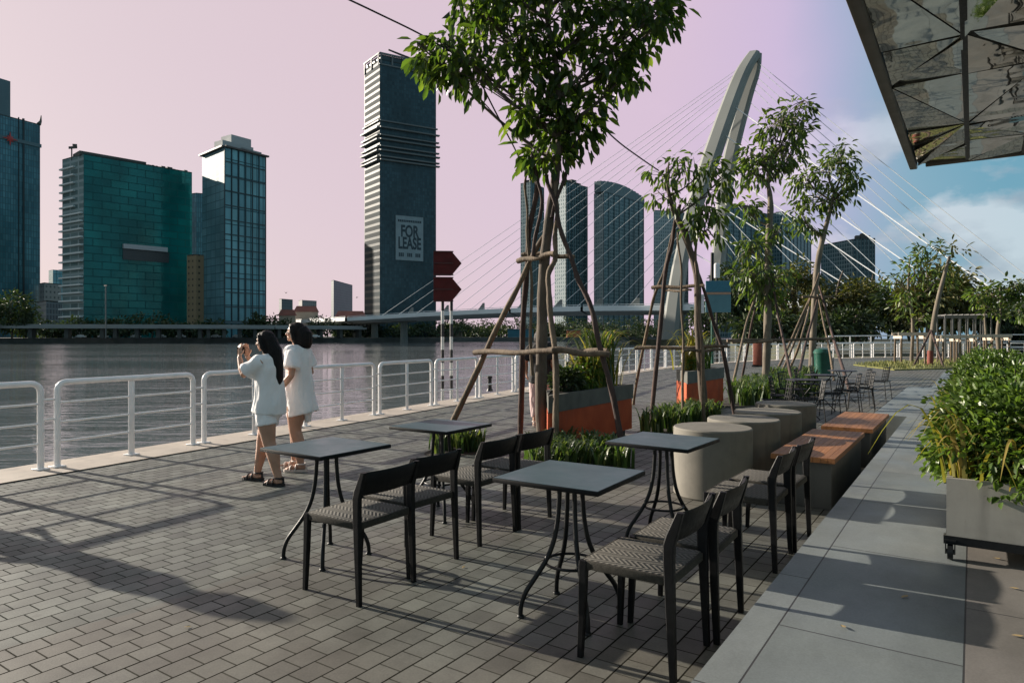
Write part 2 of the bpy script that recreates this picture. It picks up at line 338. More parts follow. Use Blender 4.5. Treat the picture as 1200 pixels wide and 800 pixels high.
# ------------------------------------------------------------------ mesh helpers
class MB:
    def __init__(s): s.v = []; s.f = []; s.mi = []; s.uv = {}
    def add(s, vs, fs, mi=0):
        k = len(s.v); s.v += [tuple(p) for p in vs]; s.f += [tuple(i + k for i in f_) for f_ in fs]; s.mi += [mi] * len(fs); return s
    def box(s, c, size, rz=0., bev=0., mi=0, M=None):
        hx, hy, hz = size[0] / 2, size[1] / 2, size[2] / 2
        M = Matrix.Translation(c) @ (M if M is not None else Matrix.Rotation(rz, 4, 'Z'))
        if bev <= 0:
            vs = [M @ Vector((x * hx, y * hy, z * hz)) for z in (-1, 1) for x, y in ((-1, -1), (1, -1), (1, 1), (-1, 1))]
            return s.add(vs, [(3, 2, 1, 0), (4, 5, 6, 7), (0, 1, 5, 4), (1, 2, 6, 5), (2, 3, 7, 6), (3, 0, 4, 7)], mi)
        b = bmesh.new(); bmesh.ops.create_cube(b, size=1.0)
        for v in b.verts: v.co = Vector((v.co.x * size[0], v.co.y * size[1], v.co.z * size[2]))
        bmesh.ops.bevel(b, geom=b.edges[:], offset=bev, segments=2, affect='EDGES', profile=.5)
        b.verts.index_update(); s.add([M @ v.co for v in b.verts], [[v.index for v in f_.verts] for f_ in b.faces], mi); b.free(); return s
    def tube(s, pts, rad, seg=8, mi=0, caps=True, ell=None, side=None):
        """rad: number or list; ell: flattening of the second axis; side: fixed direction of the first axis"""
        pts = [Vector(p) for p in pts]; n = len(pts)
        rad = [rad] * n if isinstance(rad, (int, float)) else list(rad)
        ell = [1.] * n if ell is None else ([ell] * n if isinstance(ell, (int, float)) else list(ell))
        vs = []; a = None
        for i in range(n):
            t = (pts[min(i + 1, n - 1)] - pts[max(i - 1, 0)])
            t = t.normalized() if t.length > 1e-9 else Vector((0, 0, 1))
            if side is not None: a = (Vector(side) - t * t.dot(Vector(side))).normalized()
            elif a is None: a = t.orthogonal().normalized()
            else: a = (a - t * a.dot(t)).normalized()
            b = t.cross(a)
            for k in range(seg):
                th = 2 * math.pi * k / seg
                vs.append(pts[i] + a * (math.cos(th) * rad[i]) + b * (math.sin(th) * rad[i] * ell[i]))
        fs = [(i * seg + k, i * seg + (k + 1) % seg, (i + 1) * seg + (k + 1) % seg, (i + 1) * seg + k) for i in range(n - 1) for k in range(seg)]
        if caps: fs += [tuple(range(seg))[::-1], tuple(range((n - 1) * seg, n * seg))]
        return s.add(vs, fs, mi)
    def lathe(s, c, prof, seg=32, mi=0):
        vs = [Vector(c) + Vector((r * math.cos(2 * math.pi * k / seg), r * math.sin(2 * math.pi * k / seg), z)) for r, z in prof for k in range(seg)]
        n = len(prof)
        fs = [(i * seg + k, i * seg + (k + 1) % seg, (i + 1) * seg + (k + 1) % seg, (i + 1) * seg + k) for i in range(n - 1) for k in range(seg)]
        fs += [tuple(range(seg))[::-1], tuple(range((n - 1) * seg, n * seg))]
        return s.add(vs, fs, mi)
    def ball(s, c, r, seg=14, rings=9, M=None, mi=0):
        c = Vector(c); r = (r, r, r) if isinstance(r, (int, float)) else r
        vs = []; fs = []
        for i in range(rings + 1):
            ph = math.pi * i / rings
            for k in range(seg):
                th = 2 * math.pi * k / seg
                p = Vector((r[0] * math.sin(ph) * math.cos(th), r[1] * math.sin(ph) * math.sin(th), -r[2] * math.cos(ph)))
                vs.append(c + (M @ p if M is not None else p))
        for i in range(rings):
            for k in range(seg): fs.append((i * seg + k, i * seg + (k + 1) % seg, (i + 1) * seg + (k + 1) % seg, (i + 1) * seg + k))
        return s.add(vs, fs, mi)
    def prism(s, poly, z0, z1, mi=0):
        n = len(poly); vs = [(p[0], p[1], z0) for p in poly] + [(p[0], p[1], z1) for p in poly]
        fs = [tuple(range(n))[::-1], tuple(range(n, 2 * n))] + [(i, (i + 1) % n, n + (i + 1) % n, n + i) for i in range(n)]
        return s.add(vs, fs, mi)
    def sheet(s, poly, z, mi=0): return s.add([(p[0], p[1], z) for p in poly], [tuple(range(len(poly)))], mi)
    def mesh(s, name, mats, smooth=35):
        me = bpy.data.meshes.new(name); me.from_pydata(s.v, [], s.f)
        for m in (mats if isinstance(mats, (list, tuple)) else [mats]): me.materials.append(m)
        if any(s.mi): me.polygons.foreach_set('material_index', s.mi)
        if smooth: me.shade_smooth(); me.set_sharp_from_angle(angle=R(25 if smooth <= 40 else smooth))
        me.validate(); me.update(); return me
    def build(s, name, mats, parent=None, smooth=35): return link(name, s.mesh(name, mats, smooth), parent)
def link(name, me, parent=None):
    o = bpy.data.objects.new(name, me); COL.objects.link(o)
    if parent is not None: o.parent = parent
    return o
def tag(o, label=None, cat=None, group=None, kind=None):
    for k, v in (('label', label), ('category', cat), ('group', group), ('kind', kind)):
        if v: o[k] = v
    return o
def thing(name, label, cat, loc=(0, 0, 0), rz=0., group=None):
    o = bpy.data.objects.new(name, None); COL.objects.link(o); o.empty_display_size = .2
    o.location = loc; o.rotation_euler = (0, 0, rz); return tag(o, label, cat, group)
def local(root):
    """matrix from world to the thing's own frame (no parents above it)"""
    return (Matrix.Translation(root.location) @ root.rotation_euler.to_matrix().to_4x4()).inverted()
def struct(name, mb, mat, smooth=0): return tag(mb.build(name, mat, None, smooth), kind='structure')
def dup(root, loc=None, rz=None, label=None, group=None):
    r = root.copy(); COL.objects.link(r)
    if loc is not None: r.location = loc
    if rz is not None: r.rotation_euler = (0, 0, rz)
    if label: r['label'] = label
    if group: r['group'] = group
    for ch in list(root.children):
        c = ch.copy(); COL.objects.link(c); c.parent = r
        for g in list(ch.children):
            d = g.copy(); COL.objects.link(d); d.parent = c
    return r
def remesh(name, mb, mat, voxel, parent=None, it=3, fold=None):
    o = link('tmp', mb.mesh('tmp', mat, 0)); m = o.modifiers.new('r', 'REMESH'); m.mode = 'VOXEL'; m.voxel_size = voxel
    s_ = o.modifiers.new('s', 'SMOOTH'); s_.iterations = it; s_.factor = .5
    dg = bpy.context.evaluated_depsgraph_get(); me = bpy.data.meshes.new_from_object(o.evaluated_get(dg))
    bpy.data.objects.remove(o)
    if fold:
        me.update()
        cs = [v.co + v.normal * fold(v.co) for v in me.vertices]
        for v, c in zip(me.vertices, cs): v.co = c
    me.materials.clear(); me.materials.append(mat); me.shade_smooth(); me.name = name
    return link(name, me, parent)
def bez(pts, n=8):
    """smooth polyline through the points (Catmull-Rom)"""
    pts = [Vector(p) for p in pts]; out = []
    for i in range(len(pts) - 1):
        p0, p1, p2, p3 = pts[max(i - 1, 0)], pts[i], pts[i + 1], pts[min(i + 2, len(pts) - 1)]
        for k in range(n):
            t = k / n
            out.append(.5 * ((2 * p1) + (p2 - p0) * t + (2 * p0 - 5 * p1 + 4 * p2 - p3) * t * t + (3 * p1 - p0 - 3 * p2 + p3) * t ** 3))
    out.append(pts[-1]); return out
def lerp_list(a, n):
    a = list(a); return list(np.interp(np.linspace(0, len(a) - 1, n), range(len(a)), a))

# ------------------------------------------------------------------ foliage
def leaf_arrays(pos, dirs, nrm, L, W, fold=.25, curl=.15):
    """many separate leaves: 6-point blades folded on the midrib"""
    pos = np.asarray(pos, float); d = np.asarray(dirs, float); n_ = np.asarray(nrm, float)
    d /= np.linalg.norm(d, axis=1)[:, None] + 1e-9
    s = np.cross(d, n_); s /= np.linalg.norm(s, axis=1)[:, None] + 1e-9
    n_ = np.cross(s, d)
    L = np.asarray(L, float)[:, None]; W = np.asarray(W, float)[:, None]
    b = pos; tip = pos + d * L - n_ * L * curl
    r1 = pos + d * L * .30 + s * W * .42 + n_ * W * fold; r2 = pos + d * L * .66 + s * W * .44 + n_ * (W * fold - L * curl * .4)
    l1 = pos + d * L * .30 - s * W * .42 + n_ * W * fold; l2 = pos + d * L * .66 - s * W * .44 + n_ * (W * fold - L * curl * .4)
    return np.stack([b, r1, r2, tip, l2, l1], 1).reshape(-1, 3)
def leaf_mesh(name, V, mat):
    n = len(V) // 6; me = bpy.data.meshes.new(name)
    k = np.arange(n)[:, None] * 6
    F = np.concatenate([k + np.array([[0, 1, 2, 3]]), k + np.array([[3, 4, 5, 0]])], 1).reshape(-1, 4)
    me.vertices.add(len(V)); me.vertices.foreach_set('co', V.astype(np.float32).ravel())
    me.loops.add(F.size); me.loops.foreach_set('vertex_index', F.astype(np.int32).ravel())
    me.polygons.add(len(F)); me.polygons.foreach_set('loop_start', np.arange(0, F.size, 4, dtype=np.int32))
    me.update(calc_edges=True); me.materials.append(mat); return me
def unit(n): v = rng.normal(size=(n, 3)); return v / np.linalg.norm(v, axis=1)[:, None]
def cluster_leaves(ends, outs, per, L, W, spread, droop=.6):
    """leaves around twig ends"""
    n = len(ends); e = np.repeat(np.asarray(ends, float), per, 0); o = np.repeat(np.asarray(outs, float), per, 0)
    m = len(e); u = unit(m)
    pos = e + u * spread * rng.uniform(.15, 1, (m, 1))
    d = o * .5 + u * .8 + np.array([0, 0, -droop]) * rng.uniform(.4, 1.3, (m, 1))
    nn = u * .6 + np.array([0, 0, .9]) + rng.normal(size=(m, 3)) * .35
    return leaf_arrays(pos, d, nn, L * rng.uniform(.65, 1.2, m), W * rng.uniform(.75, 1.15, m))
def ellip(n, c, r, shell=.55):
    u = unit(n); k = (rng.uniform(0, 1, (n, 1)) ** (1 / 3)) * (1 - shell) + shell * rng.uniform(.8, 1, (n, 1))
    return np.asarray(c) + u * k * np.asarray(r), u
def tree(name, label, cat, trunk, trad, blobs, d, mat, bark, per=12, L=.15, W=.065, spread=.12, group=None, droop=.6, twig=.006, limb=.03, depth=.9, fork=None, shell=.55):
    """trunk: list of world points; blobs: (px, py, rx_px, ry_px, twigs[, ddepth])"""
    base = Vector(trunk[0]); t = thing(name, label, cat, base, 0, group)
    off = lambda p: Vector(p) - base
    path = bez([off(p) for p in trunk], 6); tm = MB()
    rr = lerp_list(trad, len(path))
    rr = [r * (1 + .06 * math.sin(i * 1.7)) for i, r in enumerate(rr)]
    tm.tube(path, rr, 12)
    fork = off(fork) if fork is not None else path[-1]
    V = []
    for bl in blobs:
        px, py, rx, ry, n = bl[:5]; dd = bl[5] if len(bl) > 5 else random.uniform(-.25, .25) * rx * pxm(d)
        c = off(at(px, py, d + dd)); r = np.array([rx * pxm(d), rx * pxm(d) * depth, ry * pxm(d)])
        st = min(path[len(path) // 3:] + [fork], key=lambda p: abs(p.z - (c.z - .85 * (p - c).xy.length)) + .15 * (p - c).length) if limb else None
        if limb:
            mid = st.lerp(c, .5) + Vector((random.uniform(-.1, .1), random.uniform(-.1, .1), -.05)) * (c - st).length
            lp = bez([st, mid, c + (c - mid) * .3], 5); tm.tube(lp, lerp_list([limb, limb * .65, limb * .3], len(lp)), 7)
        ends, outs = ellip(n, c, r, shell)
        for e in ends:
            if twig:
                s0 = lp[random.randint(len(lp) // 2, len(lp) - 1)] if limb else c
                m_ = s0.lerp(Vector(e), .55) + Vector((0, 0, .06 * (Vector(e) - s0).length)); tm.tube([s0, m_, e], [twig * 1.6, twig, twig * .5], 4, caps=False)
        V.append(cluster_leaves(ends, outs, per, L, W, spread, droop))
    tm.build('trunk', bark, t, 60)
    link('crown', leaf_mesh('crown', np.concatenate(V), mat), t)
    return t
def straps(n, area, h, w, mat, name, parent=None, z0=0., lean=.7, seg=5, pos=None, ang=(0, 360)):
    """arching strap leaves growing from points in area (function returning x,y)"""
    mb = MB()
    for i in range(n):
        x, y = area() if pos is None else pos
        a = R(random.uniform(*ang)); ln = random.uniform(.4, 1) * lean; hh = h * random.uniform(.6, 1.15); ww = w * random.uniform(.7, 1.2)
        dx, dy = math.cos(a), math.sin(a); sx, sy = -dy, dx
        vs = []
        for k in range(seg + 1):
            u = k / seg; r_ = ln * hh * u ** 1.5; z = z0 + hh * (math.sin(u * math.pi * (.5 + .25 * ln + .30 * max(0, ln - .8))) if ln > .2 else u)
            q = ww * (1 - u ** 2.2) * .5 + .0004
            vs += [(x + dx * r_ + sx * q, y + dy * r_ + sy * q, z + .25 * q), (x + dx * r_, y + dy * r_, z), (x + dx * r_ - sx * q, y + dy * r_ - sy * q, z + .25 * q)]
        fs = []
        for k in range(seg): fs += [(3 * k, 3 * k + 1, 3 * k + 4, 3 * k + 3), (3 * k + 1, 3 * k + 2, 3 * k + 5, 3 * k + 4)]
        mb.add(vs, fs)
    return mb.build(name, mat, parent, 60)

# ------------------------------------------------------------------ the setting: water, banks, promenade, walkway
w_ = MB(); w_.sheet([(-1600, -900), (900, -900), (900, 1800), (-1600, 1800)], -2.2); struct('river', w_, WATER)
RAIL = [(-7.9, -9.), (-8.25, .2), (-8.60, 3.53), (-9.30, 9.3), (-10.06, 15.15), (-11.4, 24.), (-11.9, 30.), (-11.4, 38.), (-9.2, 46.5), (-5.6, 52.5), (-.5, 57.), (9., 61.)]
rail_pts = [Vector((p[0], p[1], 0)) for p in RAIL]
edge = [(p[0] - .42, p[1]) for p in RAIL[:8]] + [(-9.5, 46.8), (-5.8, 52.9), (-.7, 57.5), (8.8, 61.5)]
g = MB(); g.sheet(edge + [(80, 62), (80, -30), (-7.9, -30)], 0.0)
struct('promenade', g, PAVER)
q = MB()
for (a, b) in zip(edge[:-1], edge[1:]): q.add([(a[0], a[1], -3), (b[0], b[1], -3), (b[0], b[1], -.004), (a[0], a[1], -.004)], [(0, 1, 2, 3)])
struct('quay_wall', q, CONC_D)
k = MB()
for i in range(len(RAIL) - 1):
    a, b = RAIL[i], RAIL[i + 1]; ea, eb = edge[i], edge[i + 1]
    ia = (a[0] + .40, a[1] - (0 if i < 8 else .3)); ib = (b[0] + .40, b[1] - (0 if i + 1 < 8 else .3))
    k.add([(*ea, .012), (*ia, .012), (*ib, .012), (*eb, .012)], [(0, 1, 2, 3)])
struct('kerb', k, KERB)
TZ = .41                      # the walkway is a terrace, about two steps above the brick paving
wk = MB(); wk.prism([(-.735, -6), (3.6, -6), (3.6, 16.8), (-1.15, 16.8), (-1.15, 10.6), (-.735, 10.6)], -.02, TZ)
wk.prism([(-.72, 16.803), (3.6, 16.803), (3.6, 24), (-.72, 24)], -.02, TZ - .003)
struct('walkway', wk, SLAB)
land = MB(); land.prism([(-9.6, 62), (-28, 120), (-70, 225), (-118, 262), (-96, 300), (60, 420), (500, 420), (500, 61.6), (9, 61.6), (-.7, 57.6), (-5.8, 53.)], -3, -.02)
struct('river_bank', land, plain('bank_earth', (.055, .06, .035), .9, 0, .3, .3))
# far bank, 300-430 m away
fb_near = [at(-420, 402, 270), at(-60, 402, 306), at(230, 402, 335), at(420, 402, 372), at(640, 402, 430), at(760, 402, 520)]
fb = [(p.x, p.y) for p in fb_near]
far = MB(); far.prism(fb + [tuple(at(900, 402, 1500).xy), tuple(at(-700, 402, 1500).xy)], -3, .3)
struct('far_bank', far, QUAY)

# ------------------------------------------------------------------ far buildings
def tower(name, label, C_, Lf, Rt, D, mats, base=0.3, mat_roof=None, group=None, parapet=1.2):
    """box tower from its nearest edge C_=(px,ytop) and its two visible ends (px,ytop); D metres to that edge"""
    h = (HOR - C_[1]) * D / FPX + EYE
    def corner(q):
        dd = D * (HOR - C_[1]) / (HOR - q[1]); p = at(q[0], HOR, dd); return Vector((p.x, p.y, 0))
    c, l, r = corner(C_), corner(Lf), corner(Rt); b = l + r - c
    t = thing(name, label, 'building', c, 0, group)
    pts = [l - c, Vector((0, 0, 0)), r - c, b - c]
    mb = MB(); me_f = []; uvs = []
    for i in range(4):
        a, e = pts[i], pts[(i + 1) % 4]; w = (e - a).length
        mb.add([(a.x, a.y, base), (e.x, e.y, base), (e.x, e.y, h), (a.x, a.y, h)], [(0, 1, 2, 3)], 0 if i in (0, 2) else 1)
        uvs += [(0, 0), (w, 0), (w, h - base), (0, h - base)]
    me = mb.mesh('facade', mats, 0); uvl = me.uv_layers.new(name='UVMap')
    for lp in me.loops: uvl.data[lp.index].uv = uvs[lp.vertex_index]
    link('facade', me, t)
    rf = MB(); rf.prism([(p.x, p.y) for p in pts], h - .6, h + .05)
    rf.build('roof', mat_roof or QUAY, t, 0)
    return t, pts, h
def along(a, e, u): return a + (e - a) * u
def band(pts, z, th, out, u0=0., u1=1., faces=(0, 1)):
    """slab proud of the two visible faces"""
    mb = MB()
    for i in faces:
        a, e = pts[i], pts[i + 1]; d = (e - a).normalized(); nrm = Vector((d.y, -d.x, 0))
        p, q_ = along(a, e, u0) - (d * out if i == 0 and u0 == 0 else d * 0), along(a, e, u1) + (d * out if i == 1 and u1 == 1 else d * 0)
        c = (p + q_) / 2 + nrm * out / 2; mb.box((c.x, c.y, z), ((q_ - p).length, out + .4, th), math.atan2(d.y, d.x))
    return mb
G_T1 = m_glass('navy_curtain_wall', (.030, .068, .088), (.042, .128, .168), (.080, .20, .245), 1.5, 3.8, .16, .2, .3)
G_TEAL = m_glass('teal_curtain_wall', (.003, .062, .064), (.004, .105, .108), (.008, .145, .140), 9., 4.2, .22, .10, .3, .25, .15, .5, .6)
G_TEALS = m_glass('pale_spandrel_wall', (.20, .28, .29), (.06, .12, .125), (.13, .21, .215), 9.0, 3.9, .75, .6, .2)
G_BLUE = m_glass('blue_curtain_wall', (.024, .070, .086), (.11, .28, .335), (.165, .38, .43), 4.2, 9.2, .28, .16, .3)
G_BLUES = m_glass('pale_blue_wall', (.045, .10, .12), (.085, .19, .22), (.13, .25, .28), 6., 4.6, .22, .6, .2)
G_LEASE = m_glass('slate_curtain_wall', (.018, .036, .046), (.022, .050, .064), (.038, .080, .098), 1.6, 2.1, .13, .25, .25)
G_LEASES = m_glass('banded_wall', (.045, .054, .055), (.022, .033, .038), (.034, .048, .053), 60., 4.2, .85, .75, .1)
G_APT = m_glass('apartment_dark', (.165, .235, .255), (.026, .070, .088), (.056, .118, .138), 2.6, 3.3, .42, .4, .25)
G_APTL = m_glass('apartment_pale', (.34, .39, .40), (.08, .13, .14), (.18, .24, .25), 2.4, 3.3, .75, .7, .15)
G_LOW = m_glass('office_pale', (.26, .25, .245), (.05, .06, .065), (.12, .13, .13), 3.4, 3.4, 1.1, .5, .3)
G_BEIGE = m_glass('office_beige', (.34, .24, .145), (.06, .05, .04), (.13, .10, .075), 3.6, 3.6, 1.3, .5, .3)
G_GREY = m_glass('office_grey', (.10, .125, .13), (.04, .06, .065), (.075, .10, .105), 3., 3.4, .9, .5, .3)
G_PALEROOF = plain('pale_render', (.36, .37, .37), .7, 0, .1, .05); BAND = plain('pale_ledge', (.115, .128, .130), .6, 0, .1, .05); BAND_B = plain('blue_ledge', (.07, .12, .14), .5, 0, .1, .05)
TILE = plain('roof_tile', (.27, .10, .075), .8, 0, .2, .3); CREAM = plain('cream_wall', (.40, .33, .26), .8, 0, .15, .2)

# leftmost navy tower with a taller core
t, pts, h = tower('office_tower', 'tall navy glass tower cut off by the left edge of the photo', (-60, 118), (-120, 140), (47, 146), 400, [G_T1, G_T1])
m = MB(); p0 = along(pts[1], pts[2], 0.20); p1 = along(pts[1], pts[2], .655); nin = (pts[3] - pts[2]).normalized()
m.prism([(p0 + nin * .5).xy, (p1 + nin * .5).xy, (p1 + nin * 22).xy, (p0 + nin * 22).xy], h - 1, (HOR - 92) * 425 / FPX + EYE); m.build('core_block', G_PALEROOF if False else BAND_B, t, 0)
band(pts, h - 14, 2.2, .5, .35, 1., (1,)).build('ledge', BAND_B, t, 0)
m = MB(); a, e = pts[1], pts[2]
for u, w in ((.80, 1.0), (.745, .6)): p = along(a, e, u); m.box((p.x, p.y, h / 2), (w, w, h + 2), math.atan2((e - a).y, (e - a).x))
m.build('corner_fin', G_T1 if False else plain('dark_fin', (.010, .018, .024), .5), t, 0)
m = MB(); p = along(a, e, .64); dd = (e - a).normalized(); nn = Vector((dd.y, -dd.x, 0))
for k_ in range(8):
    an = k_ * math.pi / 4; ln = 4.4 if k_ % 2 == 0 else 2.6
    q0 = p + nn * .8 + Vector((0, 0, (HOR - 158) * 425 / FPX)); m.tube([q0, q0 + dd * math.cos(an) * ln + Vector((0, 0, math.sin(an) * ln))], [.9, .12], 5)
m.build('star_emblem', plain('red_emblem', (.42, .045, .04), .5), t)
m = MB(); p = along(a, e, .985); m.tube([Vector((p.x, p.y, h)), Vector((p.x, p.y, h + 2)) + dd * 1., Vector((p.x, p.y, h + 6)) + dd * 1.4], [1.4, .8, .25], 6); m.build('roof_horn', QUAY, t)

# teal glass block
t, pts, h = tower('office_block', 'wide teal glass block with white balconies on its left side', (98, 180), (73, 187), (225, 202), 372, [G_TEALS, G_TEAL])
for i in range(24):
    z = h - 6 - i * 4.35
    band(pts, z, .8, 1.3 if i > 6 else 1.1, .0, .62 if i < 6 else .98, (0,)).build('balcony', plain('white_balcony', (.50, .56, .56), .5), t, 0)
band(pts, 52, 2.6, 1.6, .335, .745, (1,)).build('ledge_top', plain('ledge_white', (.44, .43, .45), .5), t, 0)
band(pts, 47.5, 6., .25, .335, .765, (1,)).build('recess_strip', plain('recess_glass', (.030, .034, .04), .3), t, 0)
m = MB(); a, e = pts[1], pts[2]; dd = (e - a).normalized(); nin = Vector((-dd.y, dd.x, 0))
p = along(a, e, .27) + nin * 8; m.box((p.x, p.y, h + .6), (34, 12, 2.4), math.atan2(dd.y, dd.x))
for u in np.linspace(.55, .97, 14): p = along(a, e, u) + nin * 6; m.box((p.x, p.y, h + .3), (random.uniform(1, 4), 3, random.uniform(1, 3.4)), math.atan2(dd.y, dd.x))
m.build('rooftop_plant', QUAY, t, 0)
m = MB(); m.tube([along(pts[0], pts[1], .45) + Vector((0, 0, h - 2)), along(pts[0], pts[1], .45) + Vector((0, 0, h + 5))], .35, 6)
p = along(pts[0], pts[1], .45); m.box((p.x + 1.4, p.y, h + 5), (5.2, .5, 1.3), .4); m.box((p.x + 3.6, p.y, h + 6), (2.2, .4, 1.1), .8); m.build('roof_mast', QUAY, t)

# blue glass tower
t, pts, h = tower('office_tower', 'pale blue glass tower with bold floor lines and a roof box', (263, 172), (237, 183), (311, 184), 385, [G_BLUES, G_BLUE])
band(pts, h + .3, .9, 1.5).build('roof_slab', plain('brown_slab', (.085, .07, .065), .6), t, 0)
m = MB(); a, e = pts[1], pts[2]; dd = (e - a).normalized(); nin = Vector((-dd.y, dd.x, 0)); rz = math.atan2(dd.y, dd.x)
p = along(a, e, .50) + nin * 9; m.box((p.x, p.y, h + 4.6), (13, 10, 9.5), rz)
p = along(a, e, .40) + nin * 7; m.box((p.x, p.y, h + 2.4), (20, 8, 4.4), rz)
p = along(a, e, .72) + nin * 6; m.box((p.x, p.y, h + 1.6), (14, 6, 2.8), rz); m.build('roof_box', G_PALEROOF, t, 0)
m = MB()
for u in np.linspace(0, 1, 7): p = along(a, e, u) - nin * .2; m.box((p.x, p.y, h / 2), (.5, .6, h), rz)
for i in range(12): z = 9.6 + i * 8.2; mid = (a + e) / 2 - nin * .15; m.box((mid.x, mid.y, z), ((e - a).length, .5, .55), rz)
m.build('facade_grid', plain('grid_frame', (.020, .045, .055), .4), t, 0)
band(pts, 8.8, 1.2, .9).build('podium_ledge', BAND_B, t, 0)

# tower with the letting banner
t, pts, h = tower('office_tower', 'tallest dark slate tower with the FOR LEASE banner', (445, 69), (427, 82), (511, 83), 428, [G_LEASES, G_LEASE])
for i, (yy, out) in enumerate(((141, 1.6), (149, 3.6), (158, 3.0), (163, 4.0), (171, 3.2), (176, 4.0), (183, 3.4), (187, 3.8))):
    z = (HOR - yy) * 428 / FPX + EYE; band(pts, z, .8, out * .5).build('terrace_slab', BAND, t, 0)
m = MB(); a, e = pts[1], pts[2]; dd = (e - a).normalized(); nn = Vector((dd.y, -dd.x, 0)); rz = math.atan2(dd.y, dd.x)
for u in np.linspace(.02, .98, 6): p = along(a, e, u) + nn * .25; m.box((p.x, p.y, h + .2), (1.0, .8, 6.5), rz)
mid = (a + e) / 2 + nn * .25; m.box((mid.x, mid.y, h + 3.6), ((e - a).length + .6, 1.0, 1.), rz); m.box((mid.x, mid.y, h - 3.2), ((e - a).length + .6, .8, .8), rz)
a0, e0 = pts[0], pts[1]; d0 = (e0 - a0).normalized(); n0 = Vector((d0.y, -d0.x, 0)); mid = (a0 + e0) / 2 + n0 * .2
m.box((mid.x, mid.y, h + 3.6), ((e0 - a0).length, .9, .9), math.atan2(d0.y, d0.x))
for u in (.05, .5, .95): p = along(a0, e0, u) + n0 * .2; m.box((p.x, p.y, h), (.9, .8, 7), math.atan2(d0.y, d0.x))
m.build('crown_frame', BAND, t, 0)
m = MB(); ins = [q_ + ((sum(pts, Vector()) / 4) - q_).normalized() * 1.2 for q_ in pts]; m.prism([q_.xy for q_ in ins], h - .5, h + 3.2); m.build('plant_screen', plain('slate_screen', (.022, .045, .056), .4), t, 0)
p = along(a, e, .42) - nn * 4; m = MB(); m.tube([Vector((p.x, p.y, h + 3)), Vector((p.x, p.y, h + 7))], .5, 6)
m.tube([Vector((p.x, p.y, h + 8.6)) - dd * 9, Vector((p.x, p.y, h + 7.)) , Vector((p.x, p.y, h + 6.4)) + dd * 6], [.55, .7, .4], 6); m.build('roof_crane', QUAY, t)
BAN = plain('banner_mesh', (.20, .26, .285), .7, 0, .10, .3)
bm_ = MB(); u0, u1 = .27, .76; z0 = (HOR - 305) * 436 / FPX + EYE; z1 = (HOR - 253) * 436 / FPX + EYE
pc = along(a, e, (u0 + u1) / 2) + nn * .35; bw = (e - a).length * (u1 - u0)
bm_.box((pc.x, pc.y, (z0 + z1) / 2), (bw, .25, z1 - z0), rz); ban = bm_.build('banner', BAN, t, 0)
INK = plain('banner_ink', (.020, .040, .052), .7)
def text(body, size, loc, rot, mat, parent, name='lettering', ext=.05, sx=1., align='CENTER'):
    cu = bpy.data.curves.new('tx', 'FONT'); cu.body = body; cu.size = size; cu.align_x = align; cu.extrude = ext; cu.offset = size * .030
    to = bpy.data.objects.new('tx', cu); COL.objects.link(to); dg = bpy.context.evaluated_depsgraph_get()
    me = bpy.data.meshes.new_from_object(to.evaluated_get(dg)); bpy.data.objects.remove(to)
    me.materials.clear(); me.materials.append(mat); o = link(name, me, parent); o.location = loc; o.rotation_euler = rot; o.scale = (sx, 1, 1); return o
H_ = z1 - z0
for body, size, fz, sx in (('FOR', .31, .535, .62), ('LEASE', .31, .265, .58)):
    text(body, H_ * size * 1.18, (pc.x + nn.x * .16, pc.y + nn.y * .16, z0 + H_ * fz), (R(90), 0, rz), INK, ban, 'lettering', .06, sx)
m = MB()
for gx in (-.30, 0, .30):          # three blurred groups of figures along the bottom
    for k_ in (-1, 0, 1): q_ = pc + nn * .17 + dd * (bw * (gx + k_ * .065)); m.box((q_.x, q_.y, z0 + H_ * .125), (bw * .048, .06, H_ * .085), rz)
m.build('phone_line', INK, ban, 0)
m = MB()          # the top line is only a row of unreadable marks in the photo
for i in range(13):
    q_ = pc + nn * .17 + dd * ((i - 6) * bw * .066); m.box((q_.x, q_.y, z0 + H_ * .885), (bw * .05, .06, H_ * .05), rz)
m.build('small_print', INK, ban, 0)

# slender and low buildings of the far bank
tower('office_tower', 'dark slim tower squeezed between the teal block and the blue tower', (230, 226), (222, 227), (243, 227), 520, [G_T1, G_T1])
tower('office_building', 'orange beige office block between the teal block and the blue tower', (230, 298), (219, 299), (240, 299), 400, [G_BEIGE, G_BEIGE])
tower('office_building', 'pale banded office block beside the leftmost navy tower', (52, 331), (46, 332), (72, 333), 430, [G_LOW, G_LOW])
tower('office_building', 'dark low block with pale posts at the foot of the teal block', (54, 352), (44, 354), (80, 354), 385, [G_LOW, G_APT])
tower('office_tower', 'small distant blue tower left of the teal block', (62, 316), (57, 317), (76, 317), 900, [G_BLUE, G_BLUE])
tower('apartment_tower', 'lone grey green tower block on the skyline left of the letting tower', (391, 328), (388, 329), (413, 334), 900, [G_GREY, G_GREY])
tower('office_building', 'small flat topped grey block on the skyline right of the blue tower', (330, 350), (327, 350.4), (343, 351), 800, [G_GREY, G_GREY])
tower('office_building', 'low cream block on the skyline behind the tiled roofs', (354, 351.5), (350, 352), (371, 352.5), 850, [G_LOW, G_LOW])
